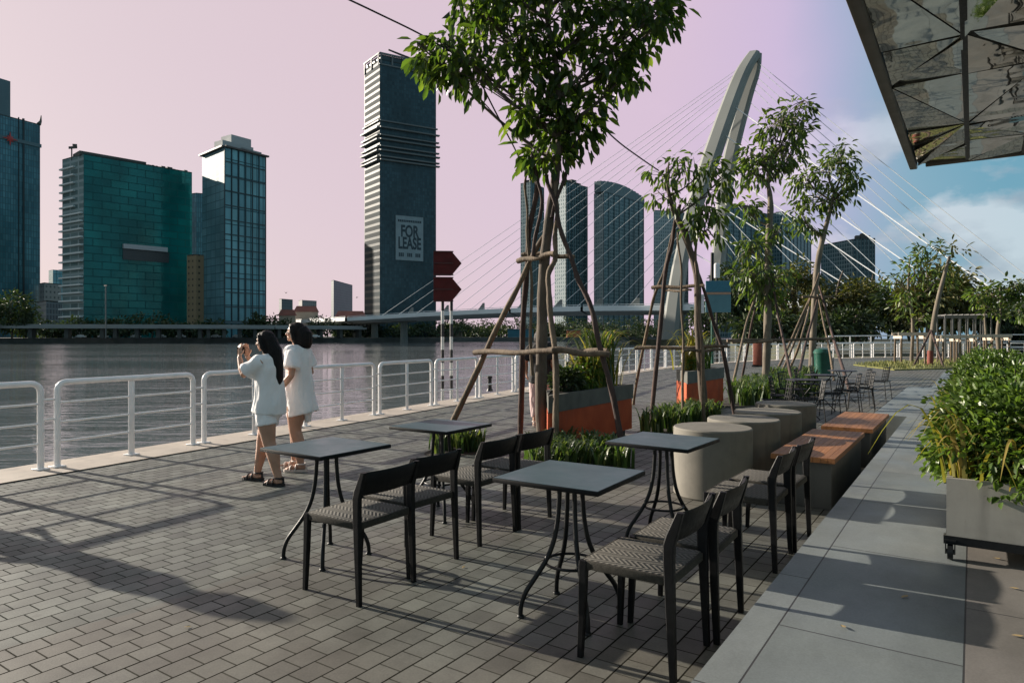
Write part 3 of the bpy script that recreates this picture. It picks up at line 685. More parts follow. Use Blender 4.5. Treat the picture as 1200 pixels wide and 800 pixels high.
def house(label, px0, px1, yb, ye, yr, d):
    c = at((px0 + px1) / 2, HOR, d); t = thing('tiled_house', label, 'house', (c.x, c.y, 0), R(YAW + 12), 'tiled houses on the far bank')
    w = (px1 - px0) * pxm(d); he = (HOR - ye) * pxm(d); hr = (HOR - yr) * pxm(d); dp = w * .5
    m = MB(); m.box((0, 0, he / 2), (w, dp, he)); m.build('wall', CREAM, t, 0)
    m = MB(); o = .6; m.add([(-w / 2 - o, -dp / 2 - o, he), (w / 2 + o, -dp / 2 - o, he), (w / 2 + o, dp / 2 + o, he), (-w / 2 - o, dp / 2 + o, he), (-w / 2 + w * .08, 0, hr), (w / 2 - w * .08, 0, hr)],
        [(0, 1, 5, 4), (2, 3, 4, 5), (1, 2, 5), (3, 0, 4), (3, 2, 1, 0)]); m.build('roof', TILE, t, 0)
    for u in np.linspace(-.42, .42, 7): m = MB(); m.box((u * w, -dp / 2, he * .45), (w * .05, .3, he * .4)); m.build('window', EYEM, t, 0)
house('long hall with a red tiled roof left of the letting tower', 394, 428, 378, 369, 361.5, 430)
house('villa with a hipped red roof and cream walls on the far bank', 346, 372, 378, 363, 356, 470)
house('low house with a faded red roof nearest the blue tower', 328, 346, 378, 367, 360, 440)

# apartment towers behind the bridge
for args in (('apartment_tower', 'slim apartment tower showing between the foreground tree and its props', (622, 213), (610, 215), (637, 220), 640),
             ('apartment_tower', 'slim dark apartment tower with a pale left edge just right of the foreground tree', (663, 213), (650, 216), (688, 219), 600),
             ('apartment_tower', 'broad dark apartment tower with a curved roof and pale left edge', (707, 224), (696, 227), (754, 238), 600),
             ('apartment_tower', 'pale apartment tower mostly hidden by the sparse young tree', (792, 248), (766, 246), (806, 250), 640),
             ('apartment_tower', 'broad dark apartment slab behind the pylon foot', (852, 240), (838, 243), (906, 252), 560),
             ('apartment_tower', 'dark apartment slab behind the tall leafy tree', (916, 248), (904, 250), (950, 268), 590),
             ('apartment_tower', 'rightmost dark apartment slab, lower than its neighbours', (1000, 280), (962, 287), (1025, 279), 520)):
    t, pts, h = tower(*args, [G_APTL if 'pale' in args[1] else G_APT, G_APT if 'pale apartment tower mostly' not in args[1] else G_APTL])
    m = MB(); a, e = pts[1], pts[2]; dd = (e - a).normalized(); nin = Vector((-dd.y, dd.x, 0))
    for u, hh in ((.25, 3.), (.5, 4.5), (.72, 2.5)): p = along(a, e, u) + nin * 6; m.box((p.x, p.y, h + hh / 2), ((e - a).length * .22, 6, hh), math.atan2(dd.y, dd.x))
    m.build('roof_plant', QUAY, t, 0)
    if 'curved' in args[1]:
        m = MB()
        for i in range(14):
            u = i / 13; hh = 4 + 8 * math.sin(math.pi * (.12 + .62 * (1 - u))); p = along(a, e, u) + nin * 4; m.box((p.x, p.y, h + hh / 2 - 1), ((e - a).length / 12, 7, hh), math.atan2(dd.y, dd.x))
        m.build('curved_crown', plain('crown_glass', (.05, .085, .095), .3), t, 0)
    m = MB(); n_ = 8
    for i in range(n_ + 1):
        p = along(a, e, i / n_) - nin * .25; m.box((p.x, p.y, h / 2), (.55, .6, h), math.atan2(dd.y, dd.x))
    m.build('facade_fin', plain('apt_fin', (.055, .085, .095), .5), t, 0)

# far-bank embankment: elevated road, boats and cars are only specks; trees one can tell apart
er = thing('elevated_road', 'pale elevated road running along the far bank below the towers', 'road', at(100, HOR, 318) * 1.0)
er.location.z = 0; L_ = local(er)
m = MB(); line = [at(-300, HOR, 288), at(-60, HOR, 303), at(130, HOR, 318), at(240, HOR, 330), at(320, HOR, 343), at(425, HOR, 376)]
for a, b in zip(line[:-1], line[1:]):
    a = L_ @ a; b = L_ @ b; c = (a + b) / 2; d_ = b - a; rz = math.atan2(d_.y, d_.x)
    m.box((c.x, c.y, 5.3), (d_.length + .5, 8, 1.1), rz); m.box((c.x, c.y - 0, 6.3), (d_.length, .3, .8), rz)
    for u in np.linspace(.05, .95, 5): p = a.lerp(b, u); pr_ = MB(); pr_.box((p.x, p.y, 2.6), (1.6, 4, 4.6), rz); pr_.build('pier', QUAY, er, 0)
m.build('deck', plain('road_concrete', (.24, .245, .24), .8, 0, .15, .1), er, 0)
car0 = thing('parked_car', 'white car in the shade of the elevated road on the far bank', 'car', at(95, HOR, 316), R(YAW), 'cars under the elevated road'); car0.location.z = .3
m = MB(); m.box((0, 0, .75), (4.3, 1.8, .75), 0, .18); m.box((-.2, 0, 1.35), (2.3, 1.6, .62), 0, .2); m.build('body', plain('car_white', (.55, .55, .54), .35, 0, .1, 1), car0)
for sx in (-1.35, 1.35):
    for sy in (-.8, .8): m = MB(); m.tube([(sx, sy - .1, .32), (sx, sy + .1, .32)], .32, 12); m.build('wheel', RUBBER, car0)
for i in range(1, 10):
    p = at(95 + i * 31 + random.uniform(-8, 8), HOR, 316 + i * 4); dup(car0, (p.x, p.y, .3), R(YAW + random.uniform(-6, 6)))

# ------------------------------------------------------------------ cable-stayed bridge
bp = at(812, HOR, 270); br = thing('cable_stayed_bridge', 'white cable stayed bridge with one tall leaning curved pylon', 'bridge', (bp.x, bp.y, 0)); L_ = local(br)
def leg(pts):   # px, py, width px, d
    P_ = [L_ @ at(x, y, d) for x, y, w, d in pts]; W_ = [w * pxm(d) * .47 for x, y, w, d in pts]; n = 8
    pp = bez(P_, n); ww = np.interp(np.linspace(0, len(W_) - 1, len(pp)), range(len(W_)), W_); return pp, list(ww)
m = MB()
lp, lw = leg([(786, 399, 24, 258), (792, 345, 20, 258), (800, 296, 17, 259), (815, 240, 19, 260), (835, 180, 22, 262), (858, 115, 20, 265), (871, 84, 18, 267), (884, 63, 15, 270)])
rp, rw = leg([(835, 399, 17, 282), (838, 345, 16, 281), (843, 296, 16, 280), (848, 240, 17, 279), (857, 180, 17, 277), (874, 115, 15, 274), (884, 84, 13, 272), (886, 63, 13, 270.5)])
def rectube(mb, pts, w, ratio):
    vs = []; n = len(pts)
    for i in range(n):
        t_ = (pts[min(i + 1, n - 1)] - pts[max(i - 1, 0)]).normalized(); ax = RT * .77 - FW * .64; a_ = (ax - t_ * t_.dot(ax)).normalized(); b_ = t_.cross(a_)
        for sx, sy in ((-1, -.6), (-.6, -1), (.6, -1), (1, -.6), (1, .6), (.6, 1), (-.6, 1), (-1, .6)): vs.append(pts[i] + a_ * sx * w[i] + b_ * sy * w[i] * ratio)
    fs = [(i * 8 + k, i * 8 + (k + 1) % 8, (i + 1) * 8 + (k + 1) % 8, (i + 1) * 8 + k) for i in range(n - 1) for k in range(8)] + [tuple(range(8))[::-1], tuple(range((n - 1) * 8, n * 8))]
    mb.add(vs, fs)
rectube(m, lp, lw, .62); rectube(m, rp, rw, .62)
m.ball(L_ @ at(885, 67, 270.3), (6.5 * pxm(270), 2.2, 6.5 * pxm(270)))
m.build('pylon', BRIDGEC, br, 22)
m = MB(); m.box(L_ @ at(812, 361, 270), (32, 6, 2.5), R(YAW + 50)); m.build('pylon_crossbeam', BRIDGEC, br, 0)
DZ = [(300, 380, 560), (430, 373.5, 395), (520, 368, 352), (620, 363.5, 312), (700, 361.5, 290), (812, 360.5, 268), (900, 358, 246), (1000, 355, 225), (1120, 352, 204), (1240, 350, 188)]
deck = [L_ @ at(*q_) for q_ in DZ]
def deckpt(px): return Vector([np.interp(px, [q_[0] for q_ in DZ], [p[i] for p in deck]) for i in range(3)])
m = MB(); ml = MB(); mr = MB()
for a, b in zip(deck[:-1], deck[1:]):
    d_ = (b - a); s = Vector((d_.y, -d_.x, 0)).normalized()
    if s.dot(-FW) < 0: s = -s
    prof = [(13.5, .3), (13.5, -1.5), (9, -2.6), (-9, -2.6), (-13.5, -1.5), (-13.5, .3)]
    vs = [p + s * x + Vector((0, 0, z)) for p in (a, b) for x, z in prof]
    m.add(vs, [(i, (i + 1) % 6, 6 + (i + 1) % 6, 6 + i) for i in range(6)])
    for z in (.5, 1.1): ml.tube([a + s * 13.3 + Vector((0, 0, z)), b + s * 13.3 + Vector((0, 0, z))], .10, 5)
    c = (a + b) / 2 + s * 13.55; ml.box((c.x, c.y, c.z - .50), (d_.length, .18, 1.9), math.atan2(d_.y, d_.x), M=Matrix.Rotation(math.atan2(d_.y, d_.x), 4, 'Z') @ Matrix.Rotation(-math.atan2(d_.z, d_.xy.length), 4, 'Y'))
    for u in np.linspace(0, 1, 12): q_ = a.lerp(b, u) + s * 13.3; ml.tube([q_, q_ + Vector((0, 0, 1.1))], .07, 4)
m.build('deck', plain('deck_concrete', (.66, .68, .68), .8, 0, .1, .05), br, 30); ml.build('parapet', plain('parapet_white', (.75, .77, .77), .6, 0, .08, .1), br, 30)
for px in (440, 476, 380):
    p = deckpt(px); mp = MB(); mp.tube([Vector((p.x, p.y, -3)), Vector((p.x, p.y, p.z - 2))], [2.1, 1.8], 10); mp.box((p.x, p.y, p.z - 2.4), (4, 16, 1.6), R(YAW + 50)); mp.build('pier', BRIDGEC, br, 40)
CABLE_DIM = plain('cable_white_dimmed', (.40, .43, .45), .5, 0, .05, 2)  # same white stays, colour darkened to look less sunlit on the right
def cable(a, b, r, mat=CABLEM):
    mb = MB(); mid = a.lerp(b, .5) + Vector((0, 0, -.35)); mb.tube([a, a.lerp(b, .25) + Vector((0, 0, -.26)), mid, a.lerp(b, .75) + Vector((0, 0, -.26)), b], r, 5); mb.build('stay_cable', mat, br, 60)
for i in range(15):
    u = i / 14
    la = lp[int((len(lp) - 1) * (.34 + .60 * u))]; px = 738 - 292 * u
    cable(la, deckpt(px) + Vector((0, 0, .5)), .09)
    ra = rp[int((len(rp) - 1) * (.34 + .60 * u))]; px = 905 + 330 * u
    cable(ra, deckpt(px) + Vector((0, 0, .5)), .11, CABLE_DIM)
    if i % 2 == 0 and i < 11: cable(lp[int((len(lp) - 1) * (.32 + .55 * u))], deckpt(900 + 330 * u) + FW * -14 + Vector((0, 0, .5)), .17)
for px in range(500, 790, 42):
    p = deckpt(px); mb = MB(); dv = (deckpt(px + 20) - deckpt(px - 20)).normalized(); q_ = p + Vector((dv.y, -dv.x, 0)) * (12.6 if Vector((dv.y, -dv.x, 0)).dot(-FW) > 0 else -12.6)
    mb.add([q_, q_ + dv * 5, q_ + dv * 5 + Vector((0, 0, 3.6)), q_ + dv * 3.8 + Vector((0, 0, 3.6)), q_ + FW * 1.2, q_ + dv * 5 + FW * 1.2, q_ + dv * 5 + FW * 1.2 + Vector((0, 0, 3.6)), q_ + dv * 3.8 + FW * 1.2 + Vector((0, 0, 3.6))],
           [(0, 1, 2, 3), (7, 6, 5, 4), (0, 3, 7, 4), (3, 2, 6, 7), (2, 1, 5, 6)]); mb.build('cable_anchor', BRIDGEC, br, 0)

# ------------------------------------------------------------------ quay railing, one panel after another
def arc_point(s):
    k = 0
    for a, b in zip(rail_pts[:-1], rail_pts[1:]):
        L = (b - a).length
        if s <= L: return a.lerp(b, s / L)
        s -= L
    return rail_pts[-1]
s0 = (rail_pts[1] - rail_pts[0]).length + (rail_pts[2] - rail_pts[1]).length
total = sum((b - a).length for a, b in zip(rail_pts[:-1], rail_pts[1:]))
ORD = 'first second third fourth fifth sixth seventh eighth ninth tenth eleventh twelfth thirteenth fourteenth fifteenth sixteenth seventeenth eighteenth nineteenth twentieth'.split()
def ordw(n): return ORD[n] if n < 20 else ('twenty' if n < 29 else 'thirty') + ('-' + ORD[(n - 20) % 10] if n not in (29,) else '')
PITCH, PL = 1.94, 1.765
rp0 = None; k = 0
for i in range(-1, 40):
    s = s0 + i * PITCH
    if s + PL > total: break
    a, b = arc_point(s), arc_point(s + PL); d_ = b - a; rz = math.atan2(d_.y, d_.x); w = 'white tubular railing panel, %s along the quay counted from the left edge of the photo' % ordw(i + 1)
    if rp0 is None:
        rp0 = thing('railing_panel', w, 'railing', a, rz, 'white railing panels along the quay')
        m = MB(); r_ = .10
        path = [(0, 0, .012), (0, 0, .97 - r_)] + [(r_ - r_ * math.cos(t), 0, (.97 - r_) + r_ * math.sin(t)) for t in np.linspace(.2, math.pi / 2, 5)] + \
               [(PL - r_ + r_ * math.sin(t), 0, (.97 - r_) + r_ * math.cos(t)) for t in np.linspace(0, math.pi / 2 - .2, 5)] + [(PL, 0, .97 - r_), (PL, 0, .012)]
        m.tube(path, .034, 12)
        for x in (0, PL): m.box((x, 0, .02), (.13, .13, .016), 0, .004)
        m.build('frame', WHITE, rp0, 50)
        m = MB(); m.box((PL / 2, 0, .475), (.075, .022, .92), 0, .005); m.box((PL / 2, 0, .02), (.14, .13, .016), 0, .004); m.build('post', WHITE, rp0, 30)
        for z in (.74, .52, .30): m = MB(); m.tube([(.02, 0, z), (PL - .02, 0, z)], .013, 8); m.build('rail', WHITE, rp0, 50)
        for z in (.78, .56): m = MB(); m.tube([(PL, 0, z), (PITCH, 0, z)], .013, 8); m.build('link_bar', WHITE, rp0, 50)
    else: dup(rp0, a, rz, w)
# a second railing stands behind the far one, on the ramp beyond
FR = [Vector(p) for p in ((-8.6, 53.5, .25), (-4.5, 58.5, .3), (1.5, 62.5, .35), (10, 66, .4))]
t = thing('ramp_fence', 'pale fence on the ramp behind the far quay railing', 'fence', FR[0]); m = MB()
for a, b in zip(FR[:-1], FR[1:]):
    a = a - FR[0]; b = b - FR[0]
    for z in (1.2, .7, .25): m.tube([a + Vector((0, 0, z)), b + Vector((0, 0, z))], .04, 6)
m.build('rails', WHITE, t, 50)
for a, b in zip(FR[:-1], FR[1:]):
    for u in np.linspace(0, .87, 4): p = a.lerp(b, u) - FR[0]; m = MB(); m.box((p.x, p.y, .45), (.09, .09, 1.5)); m.build('post', WHITE, t, 0)

# red arrow boards on striped posts, in the water just outside the railing
q0 = at(524, HOR, 16.3); t = thing('arrow_sign', 'pair of dark red arrow boards on two striped posts beyond the railing', 'sign', (q0.x, q0.y, -2.4), R(YAW + 4))
for zc in (2.4 + EYE + (HOR - 308.5) * pxm(16.3), 2.4 + EYE + (HOR - 339) * pxm(16.3)):
    m = MB(); hw, hh = .325, .295; poly = [(-hw, -hh), (.10, -hh), (hw + .02, 0), (.10, hh), (-hw, hh)]
    m.add([(x, -.02, z + zc) for x, z in poly] + [(x, .02, z + zc) for x, z in poly], [(0, 1, 2, 3, 4), (9, 8, 7, 6, 5)] + [(i, 5 + i, 5 + (i + 1) % 5, (i + 1) % 5) for i in range(5)])
    bd = m.build('board', REDB, t, 0); 
    for z in (-hh + .02, hh - .02, 0): m = MB(); m.box((-.08, -.032, zc + z), (.46, .018, .03)); m.build('rib', plain('red_rib', (.06, .009, .009), .5), bd, 0)
for x in (-.11, .10):
    m = MB(); m.tube([(x, .05, 0), (x, .05, 5.1)], .038, 10); m.build('post', m_flag('striped_paint', (.62, .62, .60), (.02, .02, .022)), t, 60)
# mooring bollard and weeds at the quay edge
p = gnd(590, 459); t = thing('bollard', 'short black bollard at the quay edge behind the foreground tree', 'bollard', (p.x - .45, p.y, 0)); m = MB()
m.lathe((0, 0, 0), [(.09, 0), (.075, .05), (.055, .08), (.05, .33), (.075, .36), (.07, .40), (.02, .42)], 16); m.build('post', BLACKMET, t, 40)

# ------------------------------------------------------------------ trees on the promenade with their timber props
def poles(name, label, base, items, bars, group='timber tree props'):
    t = thing(name, label, 'tree prop', base, 0, group); b0 = Vector(base)
    for pts, r, mat in items:
        pp = bez([Vector(p) - b0 for p in pts], 7); n = len(pp)
        pp = [p + Vector((.010 * math.sin(i * .8 + r * 90), .010 * math.cos(i * .9), 0)) for i, p in enumerate(pp)]
        m = MB(); m.tube(pp, [r * .82 * (1.10 - .38 * i / n) * (1 + .09 * math.sin(i * 2.1 + r * 50) + .05 * math.sin(i * 5.3)) for i in range(n)], 10); m.build('pole', mat, t, 60)
    for a, b, r in bars:
        a, b = Vector(a) - b0, Vector(b) - b0; pp = [a.lerp(b, u) + Vector((0, 0, .012 * math.sin(u * 9))) for u in np.linspace(0, 1, 9)]
        m = MB(); m.tube(pp, [r * .85 * (1.08 - .02 * i) * (1 + .08 * math.sin(i * 2.4)) for i in range(9)], 10); m.build('crossbar', POLE, t, 60)
    return t
D1 = 8.96
T1 = [gnd(637, 527), at(634, 470, 8.95), at(635, 400, 8.93), at(637, 320, 8.92), at(644, 255, 8.92), at(650, 215, 8.92), at(656, 150, 8.92), at(652, 80, 8.95), at(640, 10, 9.0), at(645, -60, 9.0)]
tree('street_tree', 'big foreground tree with a broad dark crown reaching above the photo', 'tree', T1, [.088, .080, .075, .070, .064, .058, .046, .040, .032, .018],
     [(535, 62, 46, 34, 22), (512, 72, 28, 24, 12), (585, 40, 48, 36, 22), (640, 30, 55, 42, 24), (700, 30, 50, 40, 24), (752, 30, 42, 40, 20), (560, 84, 40, 20, 11), (618, 88, 34, 24, 12),
      (690, 85, 50, 30, 19), (735, 82, 38, 26, 12), (640, 130, 34, 28, 18), (670, 152, 28, 32, 18), (642, 182, 30, 18, 15), (614, 130, 16, 30, 7), (690, 128, 22, 22, 8), (780, 14, 22, 24, 7),
      (590, -20, 60, 36, 22), (690, -30, 70, 40, 24), (560, 5, 40, 30, 14), (640, -80, 90, 50, 30), (760, -25, 40, 30, 14)],
     D1, LEAF_A, BARK, per=9, L=.19, W=.086, spread=.19, droop=.85, limb=.030, depth=.95, fork=at(652, 190, 8.92))
m = None
poles('tree_prop', 'timber props with two rows of crossbars around the big foreground tree', gnd(637, 527),
      [([gnd(520, 517), at(568, 415, 9.45), at(612, 325, 9.2), at(645, 262, 8.98)], .050, POLE),
       ([gnd(735, 545), at(712, 440, 8.1), at(690, 355, 8.4), at(668, 302, 8.6), at(650, 240, 8.8), at(640, 205, 8.9)], .042, POLE_D),
       ([gnd(652, 542), at(650, 410, 8.4), at(642, 335, 8.6), at(650, 300, 8.7), at(652, 250, 8.85), at(651, 212, 8.85)], .045, POLE),
       ([gnd(610, 514), at(612, 415, 9.6), at(618, 300, 9.3), at(628, 225, 9.1), at(634, 185, 9.0)], .050, POLE_D),
       ([at(623, 440, 9.2), at(622, 330, 9.15), at(617, 250, 9.15), at(616, 205, 9.15)], .026, POLE),
       ([at(624, 300, 8.85), at(634, 235, 8.85), at(622, 180, 8.85)], .030, POLE_D), ([at(646, 255, 8.85), at(662, 205, 8.85), at(671, 170, 8.85)], .03, POLE_D)],
      [(at(556, 413, 9.5), at(655, 411.5, 8.3), .042), (at(648, 410, 8.3), at(714, 416, 8.05), .045), (at(640, 409.5, 9.2), at(712, 411, 8.25), .032),
       (at(607, 306, 9.15), at(650, 297, 8.6), .040), (at(636, 297, 8.9), at(673, 302, 8.65), .036), (at(612, 299, 9.3), at(640, 297, 9.1), .034)])
T2 = [gnd(827, 496), at(822, 440, 11.5), at(818, 380, 11.5), at(816, 320, 11.5), at(801, 272, 11.5), at(789, 245, 11.5), at(782, 215, 11.5), at(784, 190, 11.5)]
tree('street_tree', 'sparse young tree with few drooping leaves between the two orange planters', 'tree', T2, [.07, .065, .06, .055, .05, .04, .025, .012],
     [(778, 205, 20, 26, 6), (772, 225, 14, 14, 3), (800, 195, 24, 16, 6), (822, 200, 24, 20, 8), (842, 212, 16, 22, 7), (806, 240, 20, 16, 6), (826, 245, 16, 22, 8), (838, 262, 14, 18, 6), (812, 268, 14, 14, 4), (786, 240, 12, 14, 3), (852, 205, 10, 12, 3)],
     11.5, LEAF_B, BARK, per=8, L=.19, W=.062, spread=.15, droop=1.1, limb=.016, fork=at(803, 275, 11.5), twig=.006)
poles('tree_prop', 'thin crooked props leaning around the sparse young tree', gnd(827, 496),
      [([gnd(742, 474), at(760, 375, 12.6), at(778, 315, 12.2), at(796, 245, 11.9)], .035, POLE), ([gnd(763, 500), at(777, 345, 11.6), at(788, 280, 11.6), at(796, 240, 11.6)], .045, POLE_D),
       ([gnd(801, 506), at(800, 400, 11.2), at(798, 320, 11.3), at(794, 272, 11.4)], .026, POLE), ([gnd(864, 500), at(845, 405, 11.4), at(823, 336, 11.5), at(803, 268, 11.5)], .04, POLE_D),
       ([gnd(826, 503), at(822, 400, 11.2), at(817, 330, 11.4), at(815, 285, 11.5)], .036, POLE)],
      [(at(744, 408, 12), at(853, 406, 11.3), .035), (at(800, 411, 11.1), at(846, 410, 11.3), .028), (at(764, 337, 12), at(825, 335, 11.4), .036), (at(778, 341, 11.9), at(810, 340, 11.4), .022)])
T3 = [gnd(897, 452), at(899, 400, 20.3), at(900, 340, 20.3), at(901, 280, 20.3), at(903, 240, 20.3), at(900, 215, 20.3)]
tree('street_tree', 'leafy young tree with a tall clumped crown and low side shoots', 'tree', T3, [.118, .110, .105, .098, .085, .05],
     [(895, 185, 26, 22, 24), (915, 150, 26, 22, 22), (935, 132, 18, 14, 14), (920, 178, 24, 22, 20), (885, 205, 18, 14, 10), (875, 246, 13, 13, 9), (880, 295, 20, 20, 14), (905, 322, 28, 18, 18), (890, 338, 20, 16, 12), (913, 272, 12, 16, 8), (880, 318, 22, 14, 10), (940, 160, 10, 16, 7), (903, 350, 10, 20, 6)],
     20.3, LEAF_B, BARK_P, per=8, L=.26, W=.105, spread=.28, droop=.9, limb=.04, fork=at(903, 235, 20.3), twig=.012)
T4 = [gnd(951, 438), at(953, 390, 26.6), at(957, 320, 26.6), at(963, 285, 26.6), at(972, 250, 26.6), at(978, 225, 26.6)]
tree('street_tree', 'young tree leaning right with a loose bright crown beside the green bin', 'tree', T4, [.13, .125, .115, .10, .075, .04],
     [(968, 200, 26, 16, 16), (985, 182, 18, 14, 12), (945, 210, 18, 16, 12), (960, 232, 28, 18, 18), (1000, 200, 12, 14, 8), (935, 252, 14, 16, 8), (985, 228, 20, 18, 12), (950, 265, 12, 14, 6), (1005, 215, 8, 8, 4)],
     26.6, LEAF_B, BARK_P, per=8, L=.31, W=.12, spread=.38, droop=.8, limb=.05, fork=at(960, 290, 26.6), twig=.015)
poles('tree_prop', 'props crossing in an inverted V around the leafy young tree', gnd(897, 452),
      [([gnd(857, 462), at(872, 390, 19.5), at(886, 345, 20)], .045, POLE), ([gnd(869, 449), at(878, 395, 20.5), at(889, 345, 20.3)], .045, POLE_D), ([gnd(933, 468), at(915, 385, 19.6), at(905, 330, 20)], .045, POLE_D), ([gnd(922, 440), at(938, 400, 22), at(948, 360, 24)], .05, POLE)],
      [(at(852, 399, 20), at(978, 397, 20.5), .05), (at(858, 401, 20), at(905, 400, 20), .045)])
poles('tree_prop', 'long pale props crossing high around the tree leaning right', gnd(951, 438),
      [([gnd(906, 444), at(930, 392, 25.5), at(955, 335, 26.3)], .05, POLE), ([gnd(912, 446), at(935, 390, 25.5), at(960, 320, 26.3)], .05, POLE), ([gnd(978, 446), at(968, 390, 25.5), at(958, 345, 26.3)], .05, POLE), ([gnd(996, 460), at(975, 390, 24.5), at(960, 335, 26)], .06, POLE_D), ([gnd(930, 462), at(945, 400, 24), at(958, 350, 26)], .06, POLE_D)],
      [(at(940, 348, 26), at(975, 348, 26), .05)])

# string light cable hung from tree to tree
for pts, lab in (([at(285, -58, 6.9), at(405, -2, 7.5), at(445, 17, 8.), at(490, 39, 8.6), at(530, 62, 8.8)], 'thin black cable running from the top edge into the foreground crown'),
                 ([at(565, 100, 8.9), at(580, 130, 9), at(600, 168, 9.1), at(612, 190, 9.15), at(620, 182, 9.1), at(628, 160, 9.)], 'thin cable looping down from the crown to the thin pole'),
                 ([at(690, 132, 9.0), at(722, 164, 9.8), at(750, 185, 10.7), at(772, 200, 11.5)], 'thin black cable slung from the foreground crown to the sparse young tree')):
    m = MB(); pp = bez(pts, 6); o_ = pp[0].copy(); m.tube([p - o_ for p in pp], .0105, 6); o = m.build('cable', CABLEB, None, 60); o.location = o_; tag(o, lab, 'cable')

# ------------------------------------------------------------------ orange planters and the beds of strap leaves
def oplanter(label, y0, y1, x, ztop, plants, zb=.10, gap=.0):
    t = thing('planter_trough', label, 'planter', (x, y0, 0)); L = y1 - y0; zc = zb + (ztop - zb) * .68
    bk = -.50; poly = lambda e: [(e, -e), (e, L + e), (bk, L - .30), (bk, .80)]
    m = MB(); m.prism(poly(-.015), zb, zc + .01); m.build('core', ORANGE, t, 0)
    m = MB(); n = int(L / .03)
    for i in range(n): yy = (i + .5) * L / n; m.tube([(.0, yy, zb), (.0, yy, zc)], L / n * .42, 6)
    m.build('corrugated_panel', ORANGE, t, 70)
    m = MB(); m.prism(poly(.02), zc, ztop - .02); P_ = poly(.02); Q_ = [(-.05, .08), (-.05, L - .08), (bk + .05, L - .36), (bk + .05, .86)]
    m.build('rim', GREYCAP, t, 0)
    m = MB(); m.add([(*p, ztop) for p in P_] + [(*p, ztop) for p in Q_] + [(*p, ztop - .02) for p in P_], [(i, (i + 1) % 4, 4 + (i + 1) % 4, 4 + i) for i in range(4)] + [(8 + i, 8 + (i + 1) % 4, (i + 1) % 4, i) for i in range(4)]); m.build('lip', GREYCAP, t, 0)
    m = MB(); m.sheet(Q_, ztop - .012); m.build('soil', SOIL, t, 0)
    m = MB(); m.prism([(-.06, .1), (-.06, L - .1), (bk + .05, L - .4), (bk + .05, .9)], .0, zb); m.build('plinth', BLACKMET, t, 0)
    return t
oplanter('large orange corrugated planter with a grey rim beside the foreground tree', 7.10, 9.55, -4.27, .77, None)
oplanter('farther orange planter with a grey rim behind the sparse young tree', 12.45, 14.7, -4.45, .82, None)
def bush(name, label, cat, c, r, n, mat, L, W, per=9, spread=.07, group=None, stem=True, droop=.2):
    t = thing(name, label, cat, c, 0, group); e, u = ellip(n, (0, 0, r[2]), r, .5); e[:, 2] = np.maximum(e[:, 2], .03)
    if stem:
        m = MB()
        for q_ in e[:: max(1, n // 14)]: m.tube([(random.uniform(-.03, .03), random.uniform(-.03, .03), 0), (q_[0] * .5, q_[1] * .5, q_[2] * .6), q_], [.008, .005, .003], 5)
        m.build('stem', POLE_D, t, 60)
    link('foliage', leaf_mesh('foliage', cluster_leaves(e, u, per, L, W, spread, droop), mat), t); return t
def strap_plant(label, c, n, h, w, mat, lean=.7, group=None, name='strap_leaf_plant', ang=(0, 360), sp=.09):
    t = thing(name, label, 'plant', c, 0, group); straps(n, lambda: (random.gauss(0, sp), random.gauss(0, sp)), h, w, mat, 'foliage', t, 0, lean, 7, None, ang); return t
bush('planter_shrub', 'small dark leafy shrub at the near end of the large orange planter', 'shrub', (-4.52, 8.0, .76), (.18, .24, .15), 70, LEAF_D, .08, .045)
bush('planter_shrub', 'loose pale green shrub in the middle of the large orange planter', 'shrub', (-4.50, 8.45, .76), (.18, .32, .20), 80, LEAF_G, .09, .04)
strap_plant('tall grassy clump with arching blades at the far end of the large orange planter', (-4.52, 8.95, .76), 120, .74, .036, LEAF_L, .9)
strap_plant('yellow green broad blades rising from the far end of the large orange planter', (-4.50, 9.15, .76), 40, .74, .045, LEAF_Y, .9)
strap_plant('dark arching strap clump in the middle of the large orange planter', (-4.52, 8.55, .76), 90, .50, .032, LEAF_Y, 1.0)
strap_plant('yellow blades at the near end of the farther orange planter', (-4.7, 13.35, .80), 60, .72, .042, LEAF_Y, .9)
strap_plant('green blades at the far end of the farther orange planter', (-4.7, 13.95, .80), 60, .62, .04, LEAF_L, .95)
bush('planter_shrub', 'low mixed shrub in the farther orange planter', 'shrub', (-4.68, 13.6, .80), (.2, .5, .13), 40, LEAF_G, .08, .04)
def bed(x0, x1, y0, y1, n, h, w, mat, lean=1.12):
    def area():
        th, q_ = random.uniform(0, 2 * math.pi), random.random() ** .6; k_ = 1 + .16 * math.sin(3 * th + x0); return ((x0 + x1) / 2 + (x1 - x0) * .54 * q_ * k_ * math.cos(th), (y0 + y1) / 2 + (y1 - y0) * .54 * q_ * k_ * math.sin(th))
    clumps = [area() for _ in range(max(4, n // 16))]
    it = iter(range(10 ** 6))
    o = straps(n, lambda: (lambda c: (c[0] + random.gauss(0, .035), c[1] + random.gauss(0, .035)))(clumps[next(it) % len(clumps)]), h, w, mat, 'strap_leaf_bed')
    return tag(o, kind='stuff')
BEDS = [(-4.35, -3.25, 6.3, 7.5, 950, .32, .034), (-5.9, -5.25, 6.6, 7.25, 260, .30, .032), (-4.35, -3.55, 9.9, 12.1, 700, .36, .036), (-4.9, -3.3, 15., 20.5, 1300, .46, .045), (-5.5, -4.2, 21.5, 25., 500, .46, .05)]
for bb in BEDS: bed(*bb, LEAF_L)
sb = MB()
